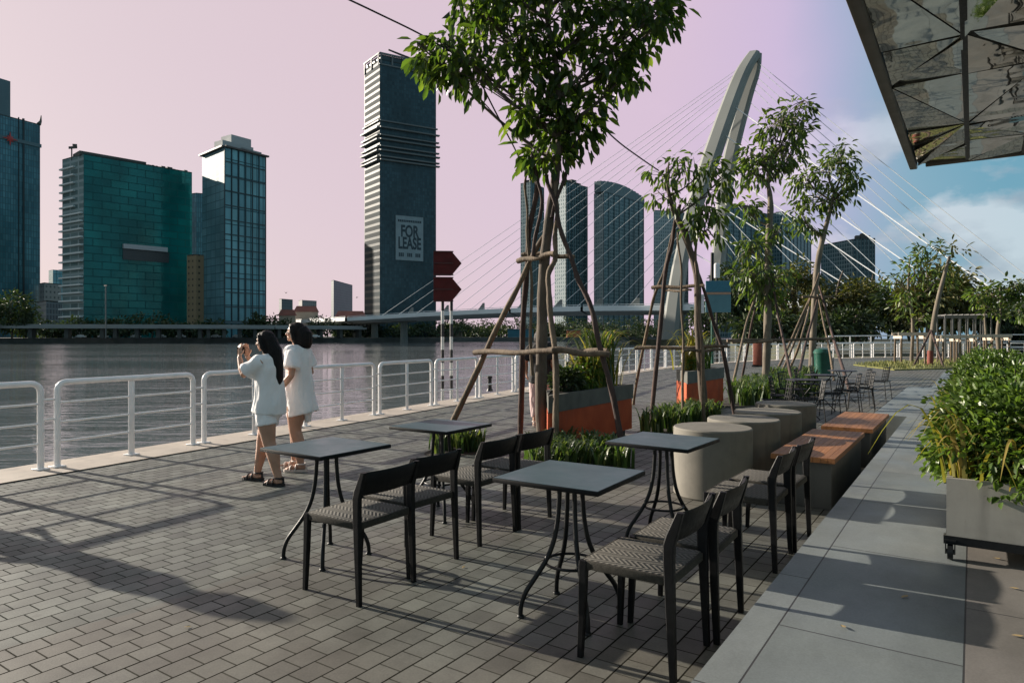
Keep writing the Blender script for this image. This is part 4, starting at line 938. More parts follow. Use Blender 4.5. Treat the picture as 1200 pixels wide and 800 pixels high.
for x0, x1, y0, y1 in [b_[:4] for b_ in BEDS]: sb.sheet([((x0 + x1) / 2 + (x1 - x0) * .6 * (1 + .16 * math.sin(3 * th + x0)) * math.cos(th), (y0 + y1) / 2 + (y1 - y0) * .6 * (1 + .16 * math.sin(3 * th + x0)) * math.sin(th)) for th in np.linspace(0, 2 * math.pi, 40)[:-1]], .006)
struct('planting_bed', sb, SOIL)

# ------------------------------------------------------------------ concrete drums, benches
drum0 = None
for (px, d), lab in zip(((835, 6.48), (871, 7.14), (899.5, 7.84), (920.5, 8.75)), ('nearest concrete drum seat, half hidden by a table', 'second concrete drum seat behind the nearest one', 'third concrete drum seat in the row, beside the wooden bench', 'farthest concrete drum seat beside the black wire chairs')):
    p = at(px, HOR, d)
    if drum0 is None:
        m = MB(); m.lathe((0, 0, 0), [(.352, 0), (.362, .012), (.362, .624), (.352, .636), (.2, .637), (.01, .637)], 64); drum0 = m.build('concrete_seat', CONC, None, 40)
        drum0.location = (p.x, p.y, 0); tag(drum0, lab, 'seat', 'round concrete drum seats')
    else:
        o = drum0.copy(); COL.objects.link(o); o.location = (p.x, p.y, 0); o.rotation_euler.z = random.uniform(0, 6); o['label'] = lab
def bench(label, x0, x1, y0, y1):
    t = thing('bench', label, 'bench', ((x0 + x1) / 2, (y0 + y1) / 2, 0), 0, 'concrete benches with slatted wooden tops'); w, L = x1 - x0, y1 - y0
    m = MB(); m.box((0, 0, .20), (w - .06, L - .06, .40), 0, .008); m.build('base', CONC_D, t, 30)
    m = MB(); n = 9; bw = w / n
    for i in range(n): m.box((-w / 2 + (i + .5) * bw, 0, .425), (bw - .0025, L, .045), 0, 0)
    m.build('slatted_top', DECK, t, 30); return t
bench('nearer bench with a red wood top behind the black chairs', -1.50, -.975, 6.36, 8.30); bench('farther bench with a red wood top next to the wire chairs', -1.47, -.93, 8.62, 10.42)

# ------------------------------------------------------------------ dining chairs and tables
def make_chair():
    t = thing('dining_chair', '', 'chair', (0, 0, 0), 0, 'black dining chairs with woven seats')
    m = MB(); m.box((0, 0, .447), (.425, .425, .022), 0, .009); m.build('seat', WEAVE, t, 40)
    for sy in (-1, 1):      # the woven cord wraps over the side rails
        m = MB(); m.box((0, sy * .214, .435), (.385, .020, .042), 0, .008); m.build('seat_rail', CORD, t, 40)
    m = MB(); m.box((-.214, 0, .435), (.020, .40, .042), 0, .008); m.build('seat_rail', CORD, t, 40)
    m = MB(); m.box((.214, 0, .435), (.020, .40, .042), 0, .008); m.build('seat_rail', CORD, t, 40)
    def post(prof):
        mb = MB(); vs = []
        for x, y, z, wx_, wy_ in prof:
            b = .25
            for sx, sy in ((-1, -1 + b), (-1 + b, -1), (1 - b, -1), (1, -1 + b), (1, 1 - b), (1 - b, 1), (-1 + b, 1), (-1, 1 - b)): vs.append((x + sx * wx_ / 2, y + sy * wy_ / 2, z))
        n = len(prof); mb.add(vs, [(i * 8 + k, i * 8 + (k + 1) % 8, (i + 1) * 8 + (k + 1) % 8, (i + 1) * 8 + k) for i in range(n - 1) for k in range(8)] + [tuple(range(8))[::-1], tuple(range((n - 1) * 8, n * 8))]); return mb
    for sy in (-1, 1):
        post([(-.222, sy * .218, 0, .026, .026), (-.212, sy * .214, .25, .034, .032), (-.208, sy * .212, .43, .040, .034), (-.208, sy * .212, .452, .038, .033)]).build('front_leg', BLACKWOOD, t, 40)
        post([(.232, sy * .226, 0, .028, .027), (.220, sy * .224, .30, .040, .030), (.212, sy * .222, .52, .048, .031), (.212, sy * .222, .592, .052, .031), (.226, sy * .222, .64, .052, .030), (.262, sy * .220, .742, .030, .028)]).build('rear_leg', BLACKWOOD, t, 40)
    m = MB(); N = 14; vs = []; H0, H1 = .602, .742
    for i in range(N + 1):
        u = i / N * 2 - 1; y = u * .208; cx = .030 * (1 - u * u)
        for z, th in ((H0, .0), (H0 + .01, .011), (H1 - .012, .011), (H1, .0)): vs.append((.214 + (z - .60) * .34 + cx - th, y, z))
        for z, th in ((H1, .001), (H1 - .012, .011), (H0 + .01, .011), (H0, .001)): vs.append((.214 + (z - .60) * .34 + cx + th, y, z))
    m.add(vs, [(i * 8 + k, (i + 1) * 8 + k, (i + 1) * 8 + (k + 1) % 8, i * 8 + (k + 1) % 8) for i in range(N) for k in range(8)] + [tuple(range(8)), tuple(range(N * 8, N * 8 + 8))[::-1]])
    m.build('backrest', BLACKWOOD, t, 50); return t
CH = [(-3.055, 2.885, 'nearest black chair on the left, at the table by the two women'), (-3.115, 3.375, 'black chair touching the left foreground chair, at the table by the two women'),
      (-3.145, 4.13, 'black chair at the far left table, left one of its pair'), (-3.135, 4.63, 'black chair against the green bed, half hidden by the foreground table'),
      (-1.30, 3.045, 'closest black chair of all, its back cut by the bottom edge'), (-1.27, 3.535, 'black chair tucked right behind the closest chair'),
      (-1.27, 4.735, 'black chair facing the drum seats, in front of the wooden bench'), (-1.25, 5.25, 'black chair hard against the end of the wooden bench')]
c0 = make_chair()
for i, (x, y, lab) in enumerate(CH):
    o = c0 if i == 0 else dup(c0); o.location = (x, y, 0); o['label'] = lab; o.rotation_euler.z = R(random.uniform(-1.5, 1.5))
def make_table():
    t = thing('cafe_table', '', 'table', (0, 0, 0), 0, 'square slate topped cafe tables')
    m = MB(); m.box((0, 0, .737), (.612, .612, .024), 0, .003); tp = m.build('tabletop', BLACKWOOD, t, 30); m = MB(); m.box((0, 0, .7499), (.604, .604, .0022)); m.build('lit_top_sheet', TTOP, tp, 0)  # black edges stand for shade; the thin sheet carries the brighter lit top
    m = MB(); m.box((0, 0, .720), (.30, .30, .010), 0, .002); m.build('mounting_plate', BLACKMET, t, 0)
    for k in range(4):
        a = math.pi / 4 + k * math.pi / 2; q_ = lambda r, z: (r * math.cos(a), r * math.sin(a), z)
        m = MB(); m.tube(bez([q_(.062, .718), q_(.066, .62), q_(.076, .50), q_(.100, .385), q_(.142, .29), q_(.200, .205), q_(.250, .135), q_(.276, .07), q_(.282, .006)], 6), .0135, 10)
        m.lathe(q_(.280, 0), [(.020, 0), (.020, .010), (.012, .016)], 14); m.build('leg', BLACKMET, t, 60)
    m = MB(); ring = [(.140 * math.cos(a), .140 * math.sin(a), .275) for a in np.linspace(0, 2 * math.pi, 41)]; m.tube(ring, .008, 8, caps=False); m.build('ring', BLACKMET, t, 60); return t
TB = [(-3.64, 3.14, 'slate topped table nearest the two women'), (-3.70, 4.42, 'slate topped table farthest back on the left, nearest the railing'), (-1.805, 3.245, 'slate topped table in the middle foreground'), (-1.845, 4.68, 'slate topped table in front of the concrete drums')]
t0 = make_table()
for i, (x, y, lab) in enumerate(TB):
    o = t0 if i == 0 else dup(t0); o.location = (x, y, 0); o['label'] = lab; o.rotation_euler.z = R((-1, .5, 1.5, -2.)[i])

# black wire chairs and their tables
def make_wire_chair():
    t = thing('wire_chair', '', 'chair', (0, 0, 0), 0, 'black wire chairs beyond the benches'); s_ = .22
    m = MB()
    for u in np.linspace(-s_, s_, 9): m.tube([(u, -s_, .45), (u, s_, .45)], .0065, 5); m.tube([(-s_, u, .452), (s_, u, .452)], .0065, 5)
    m.tube([(-s_, -s_, .45), (s_, -s_, .45), (s_, s_, .45), (-s_, s_, .45), (-s_, -s_, .45)], .009, 6); m.build('seat', BLACKMET, t, 60)
    m = MB(); B = lambda u, z: (.20 + .05 * (z - .45) / .3 - .06 * abs(u / s_) ** 2, u, z)
    for u in np.linspace(-s_, s_, 9): m.tube([B(u, .45), B(u, .60), B(u, .77)], .0065, 5)
    for z in np.linspace(.50, .77, 5): m.tube([B(u, z) for u in np.linspace(-s_, s_, 9)], .0065 if z < .76 else .011, 5)
    m.build('backrest', BLACKMET, t, 60)
    for x in (-1, 1):
        for y in (-1, 1): m = MB(); m.tube([(x * .20, y * .20, .45), (x * .245, y * .235, 0)], .009, 6); m.build('leg', BLACKMET, t, 60)
    m = MB(); m.tube([(-.22, -.21, .26), (.22, .21, .26)], .006, 5); m.tube([(-.22, .21, .26), (.22, -.21, .26)], .006, 5); m.build('brace', BLACKMET, t, 60); return t
WC = [(-1.82, 17.75, 170, 'rightmost black wire chair, standing alone by the paved walkway'), (-1.86, 15.3, 185, 'black wire chair second from the right, nearer than the lone one'), (-2.15, 13.5, 175, 'black wire chair in the middle of the group, feet by the bench end'), (-2.25, 12.2, 190, 'nearest black wire chair beside the farthest drum'),
      (-3.0, 17.6, 10, 'farthest black wire chair beside the green bin'), (-3.0, 15.9, 5, 'black wire chair on the left of the group in front of the bin'), (-2.95, 14.2, -8, 'black wire chair at the edge of the strap leaf bed'), (-2.75, 12.6, 15, 'black wire chair half in the strap leaf bed behind the drums'),
      (-2.0, 14.45, 182, 'black wire chair squeezed between the second and the middle one'), (-2.05, 16.5, 178, 'black wire chair just left of the lone one'), (-2.62, 11.55, 200, 'black wire chair tucked right behind the farthest drum')]
w0 = make_wire_chair()
for i, (x, y, a, lab) in enumerate(WC): o = w0 if i == 0 else dup(w0); o.location = (x, y, 0); o.rotation_euler.z = R(a + 180); o['label'] = lab
def make_round_table():
    t = thing('bistro_table', '', 'table', (0, 0, 0), 0, 'small round black tables'); m = MB(); m.lathe((0, 0, 0), [(.01, .70), (.30, .70), (.305, .71), (.30, .72), (.01, .72)], 32); m.build('tabletop', BLACKMET, t, 40)
    for k in range(3): a = k * 2.094; m = MB(); m.tube([(.2 * math.cos(a), .2 * math.sin(a), .70), (-.05 * math.cos(a), -.05 * math.sin(a), .36), (.27 * math.cos(a + .3), .27 * math.sin(a + .3), 0)], .010, 6); m.build('leg', BLACKMET, t, 60)
    return t
b0 = make_round_table()
for i, (x, y, lab) in enumerate(((-2.42, 16.8, 'farther small black table among the wire chairs'), (-2.52, 14.75, 'middle small black table among the wire chairs'), (-2.5, 13.0, 'nearest small black table among the wire chairs'))):
    o = b0 if i == 0 else dup(b0); o.location = (x, y, 0); o['label'] = lab
# dark tables and chairs at the right edge behind the hedge
DK = [(.72, 15.2), (.80, 16.3), (.68, 17.4), (1.0, 18.6), (.9, 19.9), (1.2, 21.2)]
for i, (x, y) in enumerate(DK):
    dup(c0, (x, y, TZ), R((180, 0, 170, 10, 180, 5)[i]), 'dark chair at the right edge of the photo behind the hedge', 'dark chairs behind the hedge')
for i, (x, y) in enumerate(((1.25, 15.7), (1.2, 18.0), (1.5, 20.4))): dup(t0, (x, y, TZ), 0, 'dark table at the right edge of the photo behind the hedge', 'dark tables behind the hedge')

# ------------------------------------------------------------------ hedge planters on castors
def make_box():
    t = thing('planter_box', '', 'planter', (0, 0, 0), 0, 'concrete planters on castors along the walkway'); W_, L, z0, z1, th = .92, 1.15, .145, .50, .035
    m = MB(); o_ = [(0, 0), (W_, 0), (W_, L), (0, L)]; i_ = [(th, th), (W_ - th, th), (W_ - th, L - th), (th, L - th)]
    m.add([(*p, z0) for p in o_] + [(*p, z1) for p in o_] + [(*p, z1) for p in i_] + [(*p, z1 - .06) for p in i_],
          [(3, 2, 1, 0)] + [(i, (i + 1) % 4, 4 + (i + 1) % 4, 4 + i) for i in range(4)] + [(4 + i, 4 + (i + 1) % 4, 8 + (i + 1) % 4, 8 + i) for i in range(4)] + [(8 + i, 8 + (i + 1) % 4, 12 + (i + 1) % 4, 12 + i) for i in range(4)])
    m.build('box', CONC_L, t, 0)
    m = MB(); m.sheet(i_, z1 - .055); m.build('soil', SOIL, t, 0)
    m = MB()
    for y in (.02, L - .02): m.box((W_ / 2, y, z0 - .024), (W_ + .03, .06, .05))
    for x in (.02, W_ - .02): m.box((x, L / 2, z0 - .024), (.05, L - .1, .05))
    m.build('trolley_frame', BLACKMET, t, 0)
    for x in (.02, W_ - .02):
        for y in (.0, L - .0):
            m = MB(); m.tube([(x - .015, y, .048), (x + .015, y, .048)], .046, 20); m.tube([(x - .020, y, .048), (x + .020, y, .048)], .016, 10)
            w_ = m.build('castor', BLACKMET, t, 40); m = MB(); m.box((x - .024, y, .080), (.006, .045, .085)); m.box((x + .024, y, .080), (.006, .045, .085)); m.box((x, y, .121), (.06, .06, .008)); m.build('fork', BLACKMET, w_, 0)
    return t
pb0 = make_box(); NB = 8
WORDS = ['nearest', 'second', 'third', 'fourth', 'fifth', 'sixth', 'seventh', 'farthest']
def make_hedge(seed, n):
    random.seed(seed); t = thing('hedge_shrub', '', 'shrub', (0, 0, 0), 0, 'leafy shrubs in the castor planters')
    e, u = ellip(n, (.48, .56, .22), (.62, .72, .36), .62); keep = e[:, 2] > .02; e, u = e[keep], u[keep]
    e += rng.normal(size=e.shape) * .045
    m = MB()
    for q_ in e[::16]: m.tube([(.46 + random.uniform(-.2, .2), .55 + random.uniform(-.3, .3), 0), (q_[0] * .6 + .18, q_[1] * .6 + .2, q_[2] * .55), q_], [.010, .006, .003], 5)
    m.build('stem', POLE_D, t, 60)
    V1 = cluster_leaves(e, u, 15, .056, .036, .085, .1)
    f = e[(u[:, 2] > -.25) & (rng.uniform(size=len(e)) < .16)]; c_ = np.array([.48, .56, .22])
    V2 = cluster_leaves(f + (f - c_) * .11, f - c_, 4, .030, .025, .014, -.2)      # flower heads sit among the leaves
    me = leaf_mesh('foliage', np.concatenate([V1, V2]), LEAF_G); me.materials.append(PETAL)
    mi = np.zeros(len(me.polygons), np.int32); mi[len(V1) // 3:] = 1; me.polygons.foreach_set('material_index', mi); link('foliage', me, t); return t
hv = [make_hedge(3, 900), make_hedge(9, 860)]
for i in range(NB):
    y = 3.95 + i * 1.28; x = -.107 + (0, .02, -.02, .03, .0, .02, -.01, .0)[i]
    o = pb0 if i == 0 else dup(pb0); o.location = (x, y, TZ + .001); o.scale = (.79, .79, .79); o['label'] = 'concrete planter box on castors, %s along the walkway' % WORDS[i]
    o = hv[i % 2] if i < 2 else dup(hv[i % 2]); o.location = (x, y, TZ + .35); o.scale = (.79, .79, .79 * (1 + .05 * math.sin(i * 2.2))); o['label'] = 'bushy shrub with pale flowers in the %s castor planter' % WORDS[i]
for i, (x, y, n, lab) in enumerate(((-.035, 4.035, 20, 'yellowing strap plant drooping over the corner of the nearest castor planter'), (.10, 4.00, 8, 'orange yellow blades hanging over the front of the nearest castor planter'), (-.05, 5.34, 26, 'yellow spiky plant at the corner of the second castor planter'), (-.05, 6.62, 22, 'yellow spiky plant at the corner of the third castor planter'))):
    t = strap_plant(lab, (x, y, TZ + .36), n, (.34, .30, .34, .34)[i], .020, LEAF_Y, (1.25, 1.35, .75, .75)[i], ang=((140, 275), (225, 305), (90, 300), (90, 300))[i], sp=(.035, .03, .06, .06)[i])

# ------------------------------------------------------------------ mirrored canopy overhead
ZC = 4.2; cx0, cx1, cy0, cy1 = -.84, 3.0, -3.0, 12.66
t = thing('mirrored_canopy', 'canopy with triangular polished panels jutting in at the top right', 'canopy', (2.9, 4., TZ)); oz = Vector(t.location)
def loc_(x, y, z): return (x - oz.x, y - oz.y, z - oz.z)
m = MB()
m.box(loc_(cx0 + .055, (cy0 + cy1) / 2, ZC + .10), (.11, cy1 - cy0, .30), 0, .02); m.box(loc_((cx0 + cx1) / 2 + .11, cy1 - .03, ZC + .10), (cx1 - cx0 - .22, .06, .26), 0, .01)
m.build('fascia', FASCIA, t, 30)
m = MB(); m.box(loc_((cx0 + cx1) / 2 + .05, (cy0 + cy1) / 2, ZC + .072), (cx1 - cx0 - .15, cy1 - cy0 - .08, .10)); m.build('roof_slab', RUBBER, t, 0)
cols = [-.735, -.065, .62, 1.30, 1.98, 2.66]
def nodes(ci): return [8.45 + 3.0 * k for k in range(-4, 2)] if ci % 2 == 0 else [7.37 + 3.08 * k for k in range(-4, 3)]
def clampy(y): return max(cy0 + .1, min(cy1 - .06, y))
def panel(tri):
    c = sum((Vector(p) for p in tri), Vector()) / len(tri); m = MB()
    # pyramid-pressed metal sheet: a shallow fold out of plane, edges held off the joints
    pts = [Vector(p) + (c - Vector(p)).normalized() * .036 for p in tri]; tilt = random.uniform(-.035, .035)
    m.add([loc_(p.x, p.y, ZC + tilt * (i - 1)) for i, p in enumerate(pts)] + [loc_(p.x, p.y, ZC + .03) for p in pts], [tuple(range(len(pts)))[::-1]] + [(i, (i + 1) % len(pts), len(pts) + (i + 1) % len(pts), len(pts) + i) for i in range(len(pts))])
    m.build('soffit_panel', CANOPY, t, 0)
for ci in range(len(cols) - 1):
    xa, xb = cols[ci], cols[ci + 1]; A_, B_ = sorted({clampy(y) for y in nodes(ci)} | {cy0 + .1, cy1 - .06}), sorted({clampy(y) for y in nodes(ci + 1)} | {cy0 + .1, cy1 - .06}); i = j = 0
    while i < len(A_) - 1 or j < len(B_) - 1:
        if j == len(B_) - 1 or (i < len(A_) - 1 and A_[i + 1] <= B_[j + 1]): tri = [(xa, A_[i], 0), (xa, A_[i + 1], 0), (xb, B_[j], 0)]; i += 1; apex, b1, b2 = tri[2], tri[0], tri[1]
        else: tri = [(xb, B_[j], 0), (xa, A_[i], 0), (xb, B_[j + 1], 0)]; j += 1; apex, b1, b2 = tri[1], tri[0], tri[2]
        if abs(b2[1] - b1[1]) > 1.8:
            mid = (b1[0], apex[1] if min(b1[1], b2[1]) < apex[1] < max(b1[1], b2[1]) else (b1[1] + b2[1]) / 2, 0)
            def ccw(q): 
                a, b, c = q; return q if (b[0] - a[0]) * (c[1] - a[1]) - (b[1] - a[1]) * (c[0] - a[0]) > 0 else [a, c, b]
            panel(ccw([b1, mid, apex])); panel(ccw([mid, b2, apex]))
        else:
            a, b, c = tri; panel(tri if (b[0] - a[0]) * (c[1] - a[1]) - (b[1] - a[1]) * (c[0] - a[0]) > 0 else [a, c, b])
for x in cols[1:]:
    m = MB(); m.box(loc_(x, (cy0 + cy1) / 2, ZC - .004), (.055, cy1 - cy0 - .15, .03)); m.build('joint_bar', BLACKMET, t, 0)
for y in (-2., 4.5, 11.8):
    m = MB(); m.tube([loc_(2.85, y, TZ), loc_(2.85, y, ZC + .2)], .11, 20); m.build('column', FASCIA, t, 40)

# ------------------------------------------------------------------ far end of the promenade: bin, signs, lawn, staked trees, pergola
p = gnd(964, 440.5); t = thing('litter_bin', 'green litter bin standing between the tree props', 'bin', (p.x, p.y, 0)); m = MB()
m.lathe((0, 0, 0), [(.24, .0), (.27, .04), (.30, .82), (.31, .84)], 28); m.build('body', GREENP, t, 40); m = MB(); m.lathe((0, 0, .84), [(.325, 0), (.325, .05), (.26, .15), (.12, .20), (.01, .21)], 28); m.build('lid', GREENP, t, 40)
for s_ in (-1, 1): m = MB(); m.tube([(s_ * .26, 0, .1), (s_ * .36, 0, .1), (s_ * .36, 0, .70)], .018, 6); m.build('bracket', STEEL, t, 50)
p = at(888, HOR, 33); t = thing('post_box', 'rusty red box standing against the far railing left of the props', 'box', (p.x, p.y, 0)); m = MB(); m.box((0, 0, .62), (.38, .34, 1.1), 0, .03); m.build('box', plain('rust_red', (.22, .055, .03), .7, 0, .25, 6), t, 30)
m = MB(); m.box((0, 0, .035), (.46, .42, .07)); m.build('foot', BLACKMET, t, 0); m = MB(); m.box((0, 0, 1.2), (.44, .40, .05), 0, .01); m.build('lid', BLACKMET, t, 0)
D_ = 36; p = at(835, HOR, D_); t = thing('notice_board', 'teal and pale notice board on a green post before the pylon', 'sign', (p.x, p.y, 0), R(YAW - 4)); u_ = pxm(D_)
m = MB(); m.tube([(0, .06, 0), (0, .06, EYE + (HOR - 330) * u_)], .075, 12); m.build('post', GREENP, t, 50); m = MB(); m.tube([(0, .06, EYE + (HOR - 330) * u_), (0, .06, EYE + (HOR - 296) * u_)], .085, 12); m.build('mast', BLACKMET, t, 50)
zt, zb = EYE + (HOR - 329) * u_, EYE + (HOR - 366) * u_; xl, xr = -8 * u_, 21 * u_
m = MB(); m.box(((xl + xr) / 2, 0, (zt + zb) / 2), (xr - xl, .07, zt - zb), 0, .01); bd = m.build('board', plain('teal_board', (.085, .20, .24), .4, 0, .1, 2), t, 0)
m = MB(); m.box(((xl + xr) / 2, -.045, zt - .18 * (zt - zb)), ((xr - xl) * .98, .02, (zt - zb) * .34)); m.build('header', plain('teal_header', (.03, .15, .22), .4), bd, 0)
m = MB(); m.box(((xl + xr) / 2, -.045, zt - .40 * (zt - zb)), ((xr - xl) * .98, .02, (zt - zb) * .07)); m.build('stripe', plain('sand_stripe', (.42, .24, .16), .5), bd, 0)
m = MB(); m.box((-15 * u_, -.1, EYE + (HOR - 356) * u_), (10 * u_, .05, 22 * u_), 0, .01); m.build('side_panel', plain('white_panel', (.62, .60, .62), .5), t, 0)
m = MB(); m.box((-9 * u_, .03, EYE + (HOR - 350) * u_), (20 * u_, .04, .06)); m.build('bracket', BLACKMET, t, 0)
p = at(840, HOR, D_ + 2); t = thing('street_lamp', 'lamp with a white cylinder head behind the notice board', 'lamp', (p.x, p.y, 0)); m = MB(); m.tube([(0, 0, 0), (0, 0, 4.7)], .06, 10); m.build('pole', BLACKMET, t, 50); m = MB(); m.lathe((0, 0, 4.7), [(.16, 0), (.16, .75), (.10, .82)], 18); m.build('lamp_head', plain('lamp_white', (.6, .6, .6), .4), t, 40)

lx = [gnd(x, y) for x, y in ((1000, 428), (1048, 434), (1110, 432.5), (1180, 431), (1260, 424), (1200, 418.6), (1090, 422), (1040, 424.5))]
m = MB(); m.sheet([(q_.x, q_.y) for q_ in lx], .05); m.sheet([(q_.x, q_.y) for q_ in lx], .0501 - .05) if False else None
struct('lawn', m, plain('lawn_soil', (.150, .150, .036), .9, 0, .3, 3))
m = MB()
for a, b in zip(lx, lx[1:] + lx[:1]): m.add([(a.x, a.y, .004), (b.x, b.y, .004), (b.x, b.y, .05), (a.x, a.y, .05)], [(0, 1, 2, 3)])
struct('lawn_edge', m, MATS['lawn_soil'])
def in_lawn():
    tri = random.choice(((0, 1, 7), (1, 2, 7), (2, 6, 7), (2, 3, 6), (3, 5, 6), (3, 4, 5))); a, b, c = [lx[i] for i in tri]; u, v = random.random(), random.random()
    if u + v > 1: u, v = 1 - u, 1 - v
    q_ = a + (b - a) * u + (c - a) * v; return q_.x, q_.y
gr = straps(3200, in_lawn, .13, .018, GRASS, 'grass', None, .05, .6, 3); tag(gr, kind='stuff')
def stake_frame(label, p, w, h):
    t = thing('stake_frame', label, 'tree prop', (p.x, p.y, .05), R(20), 'stake frames around the lawn trees')
    for x, y in ((-w, -w), (w, -w), (w, w), (-w, w)): m = MB(); m.tube([(x, y, 0), (x * .95, y * .95, h)], .05, 8); m.build('stake', POLE, t, 50)
    for s_ in (-1, 1): m = MB(); m.box((0, s_ * w, h - .02), (w * 2.5, .05, .16)); m.build('top_board', plain('pale_timber', (.52, .44, .35), .8, 0, .2, 8), t, 0)
    for s_ in (-1, 1): m = MB(); m.box((s_ * w, 0, h - .19), (.05, w * 2.5, .14)); m.build('top_board', plain('pale_timber', (.52, .44, .35), .8, 0, .2, 8), t, 0)
for px, py, w, h, lab in ((1066, 427, .55, 1.55, 'stake frame around the tall thin tree at the left of the lawn'), (1112, 427, .40, 1.4, 'stake frame right of the bare leaning trunk'), (1128, 426, .42, 1.4, 'stake frame in front of the grey pergola'), (1150, 425, .4, 1.45, 'stake frame near the right edge of the pergola'), (1168, 425, .45, 1.45, 'stake frame around the round topped tree at the far right')):
    stake_frame(lab, gnd(px, py), w, h)
p = gnd(1090, 428.5); D_ = 33.8
t = thing('tree', 'bare pale trunk leaning right on the lawn, held by two struts', 'tree', p); m = MB()
m.tube(bez([(0, 0, 0), at(1094, 380, D_) - p, at(1102, 340, D_) - p, at(1113, 300, D_) - p], 6), lerp_list([.13, .12, .10, .06], 19), 10); m.build('trunk', BARK_P, t, 60)
m = MB(); m.tube([(0, 0, .02), (.015, 0, .75)], .138, 10); m.build('red_band', plain('band_red', (.20, .05, .035), .8), t, 50)
e, u = ellip(16, tuple(at(1112, 300, D_) - p), (.9, .9, .8), .4); link('crown', leaf_mesh('crown', cluster_leaves(e, u, 7, .26, .1, .35, .6), LEAF_C), t)
t = thing('tree_prop', 'pair of dark struts holding the bare leaning trunk', 'tree prop', p)
for q_ in (gnd(1070, 430), gnd(1106, 431)): m = MB(); m.tube([q_ - p, Vector((.03, 0, 1.75))], .05, 8); m.build('strut', POLE_D, t, 50)

def far_tree(label, px, yb, d, hpx, blobs, mat, per, L, W, spread, tr=.2, bark=None, name='tree', twig=.02, limb=.06, group=None, droop=.5, shell=.6):
    b = at(px, yb, d); z0 = b.z
    b.z = max(z0, -.1) if d < 200 else .2
    tree(name, label, 'tree', [b, at(px + random.uniform(-3, 3), yb - hpx * .35, d), at(px + random.uniform(-4, 4), yb - hpx * .65, d), at(px + random.uniform(-3, 3), yb - hpx * .9, d)], [tr, tr * .85, tr * .6, tr * .2],
         blobs, d, mat, bark or BARK, per=per, L=L, W=W, spread=spread, twig=twig, limb=limb, group=group, droop=droop, shell=shell)
far_tree('tall thin tree with sparse dark leaves at the left of the lawn', 1068, 426, 36, 140, [(1085, 310, 26, 22, 16), (1070, 325, 22, 24, 12), (1055, 330, 14, 18, 7), (1085, 290, 8, 12, 5), (1105, 318, 14, 18, 9), (1062, 360, 14, 18, 8), (1075, 375, 16, 12, 7)], LEAF_B, 8, .36, .14, .5, .09, BARK_P, twig=.015, limb=.03)
far_tree('round topped tree with layered branches at the far right', 1172, 424, 39, 100, [(1160, 344, 18, 8, 12), (1185, 334, 16, 7, 12), (1172, 350, 16, 12, 12), (1148, 348, 10, 8, 6), (1195, 342, 10, 8, 7), (1165, 365, 10, 8, 6)], LEAF_B, 11, .34, .16, .4, .13, BARK_P, limb=.05)
far_tree('small dark tree cut by the right edge', 1204, 420, 42, 70, [(1196, 368, 14, 9, 12), (1210, 360, 14, 12, 12)], LEAF_B, 11, .36, .16, .4, .12, BARK_P)
p = gnd(1158, 424); p = at(1160, HOR, 44)
far_tree('slim tree with a bare pale stem beside the pergola', 1155, 424, 43, 90, [(1150, 345, 12, 10, 8), (1158, 338, 10, 8, 6)], LEAF_C, 9, .36, .14, .4, .09, BARK_P)

pg = at(1138, HOR, 44); t = thing('pergola', 'grey steel pergola among the trees behind the hedge', 'pergola', (pg.x, pg.y, 0), R(YAW - 20)); u_ = pxm(44)
for x in np.linspace(-26, 20, 7):
    for y in (0, 2.2): m = MB(); m.box((x * u_, y, (EYE + (HOR - 372) * u_) / 2), (.07, .07, EYE + (HOR - 372) * u_)); m.build('post', STEEL, t, 0)
zt = EYE + (HOR - 372) * u_
for y in (0, 2.2): m = MB(); m.box((-3 * u_, y, zt + .08), (48 * u_, .09, .16)); m.build('beam', STEEL, t, 0)
for x in np.linspace(-26, 20, 9): m = MB(); m.box((x * u_, 1.1, zt + .19), (.05, 2.8, .06)); m.build('rafter', STEEL, t, 0)
pv = at(1195, HOR, 60); t = thing('pavilion', 'low dark pavilion with a pale flat roof at the right edge', 'building', (pv.x, pv.y, 0), R(YAW - 10)); u_ = pxm(60)
m = MB(); m.box((2, 2, 1.45), (7, 4, 2.9)); m.build('wall', BLACKMET, t, 0); m = MB(); m.box((2, 2, 3.05), (8, 5, .3)); m.build('roof', G_PALEROOF, t, 0)

